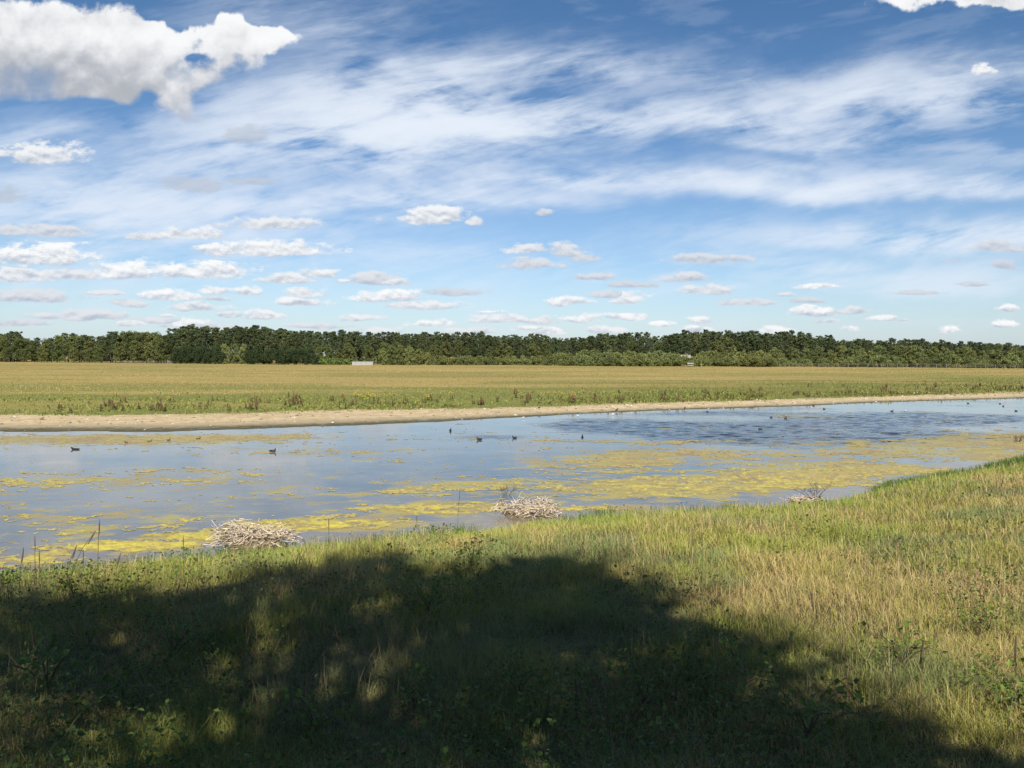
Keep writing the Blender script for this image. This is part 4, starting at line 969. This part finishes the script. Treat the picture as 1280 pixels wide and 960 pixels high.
for px, py, rz, lab in ((660, 505, .5, 'dark bird beside the white gull at the top of the mud'), (674, 505, 2.7, 'dark bird second along the top of the mud'), (686, 506.5, .7, 'dark bird leftmost of a close pair on the mud top'), (687.5, 505, 2.2, 'dark bird behind its close partner on the mud top'), (674, 513, .2, 'dark bird low in the middle of the mud strip'),
                        (777, 505, .3, 'dark bird at the herb edge above the gulls'), (854, 503.5, 2.8, 'dark bird at the herb edge right of centre'), (939, 501.5, .2, 'large dark goose on the mud beside two gulls'), (984, 496, .4, 'dark bird leftmost of five by the herb edge'), (1017, 497, 2.8, 'dark bird second of five by the herb edge'), (1024, 497.5, .3, 'dark bird third of five by the herb edge'), (1032, 496.5, 2.6, 'dark bird fourth of five by the herb edge'), (1041, 495.5, .5, 'dark bird fifth of five by the herb edge'), (1071, 494, .4, 'dark bird alone by the herb edge on the right')):
    bird('stand', px, py, rz, lab, .75)

# ------------------------------------------------------------------ far edge of the meadow: shed, bench, house, fences
x, y = at_px(454, -6); o = empty('low_shed', (x, y, gz(x, y)), 0); tag(o, 'long low white shed at the edge of the wood beside the green hedge', 'shed')
mb = MB(); mb.box((0, 0, .675), (8.0, 2.4, 1.35)); mb.build('wall', M['white'], o)
mb = MB(); mb.box((0, 0, 1.41), (8.4, 2.7, .10)); mb.build('roof', M['grey_roof'], o)
mb = MB(); mb.box((3.5, -1.22, .62), (.8, .05, 1.2)); mb.build('door', M['grey_roof'], o)
for q in (-2.6, -.6, 1.4): mb = MB(); mb.box((q, -1.215, .85), (.9, .04, .4)); mb.build('window', M['grey_roof'], o)
x, y = at_px(863, -20); o = empty('bench', (x, y, gz(x, y)), 0); tag(o, 'pale bench with dark frame at the foot of the willow bushes', 'bench')
mb = MB(); mb.box((0, -.25, .52), (1.9, .55, .22)); mb.build('seat', M['white'], o)
mb = MB(); mb.box((0, .08, 1.12), (2.0, .08, .34)); mb.build('backrest', M['white'], o)
for s_ in (-1, 1): mb = MB(); mb.box((s_ * .8, -.42, .2), (.1, .1, .42)); mb.box((s_ * .8, .02, .42), (.1, .1, .86)); mb.box((s_ * .8, -.2, .39), (.1, .5, .06)); mb.build('leg_frame', M['darkwood'], o)
x, y = at_px(855, 6); o = empty('house', (x, y, gz(x, y)), 0); o.scale = (.55, .8, .62); tag(o, 'brown walled house with pale roof showing over the willow bushes', 'house')
mb = MB(); mb.box((0, 0, 2.3), (6.5, 5, 4.6)); mb.build('wall', M['brick'], o)
V = [(-4, -2.9, 4.5), (4, -2.9, 4.5), (4, 2.9, 4.5), (-4, 2.9, 4.5), (-4, 0, 6.2), (4, 0, 6.2)]
rf = mesh_obj('roof', np_mesh('house_roof', V, [np.array([(0, 1, 5, 4), (2, 3, 4, 5), (0, 3, 2, 1)]), np.array([(0, 4, 3), (1, 2, 5)])], M['grey_roof']), o)
mb = MB(); mb.box((1.8, 0, 6.2), (.7, .7, 1.2)); mb.build('chimney', M['brick'], rf)
for q in (-2, 2): mb = MB(); mb.box((q, -2.51, 3.2), (1.0, .06, 1.1)); mb.build('window', M['darkwood'], o)
def fence(pa, pb, dd, label, n, rails, gap=None, ph=1.25):
    a = Vector((*at_px(pa, dd), 0)); b = Vector((*at_px(pb, dd), 0)); o = empty('post_and_rail_fence', (a.x, a.y, gz(a.x, a.y))); tag(o, label, 'fence')
    pts = []
    for k in range(n + 1):
        px = pa + (pb - pa) * k / n; x, y = at_px(px, dd); z = gz(x, y); L = Vector((x, y, z)) - o.location; pts.append(L)
        mb = MB(); mb.box((L.x, L.y, L.z + ph / 2 - .1), (.11, .11, ph + .2), taper=.9); mb.build('post', M['fence'], o)
    for hh in rails:
        mb = MB(); mb.tube([q + Vector((0, -.09, hh)) for q in pts], [.03] * len(pts), 4); mb.build('rail', M['fence'], o)
fence(962, 1330, -9, 'long pale post and rail fence in front of the right willows', 30, (.45, .85, 1.15))
fence(150, 207, -4, 'short pale post and rail fence before the left end of the wood', 16, (.5, 1.0), ph=1.3)
x, y = at_px(213, -5); o = empty('field_gate', (x, y, gz(x, y))); tag(o, 'pale field gate at the right end of the short left fence', 'gate')
for s_ in (-1, 1): mb = MB(); mb.box((s_ * 1.3, 0, .7), (.2, .2, 1.6)); mb.build('post', M['fence'], o)
mb = MB()
for hh in (.3, .6, .9, 1.2): mb.box((0, 0, hh), (2.4, .06, .12))
mb.tube([(-1.15, -.06, .25), (1.15, -.06, 1.22)], [.05, .05], 4); mb.tube([(-1.15, -.06, 1.22), (1.15, -.06, .25)], [.05, .05], 4); mb.build('gate_bars', M['fence'], o)
x, y = at_px(876.5, -20); mb = MB(); mb.box((0, 0, .6), (.22, .22, 1.4), taper=.9); o = mb.build('marker_post', M['fence']); o.location = (x, y, gz(x, y)); tag(o, 'single pale post standing just right of the bench', 'post')
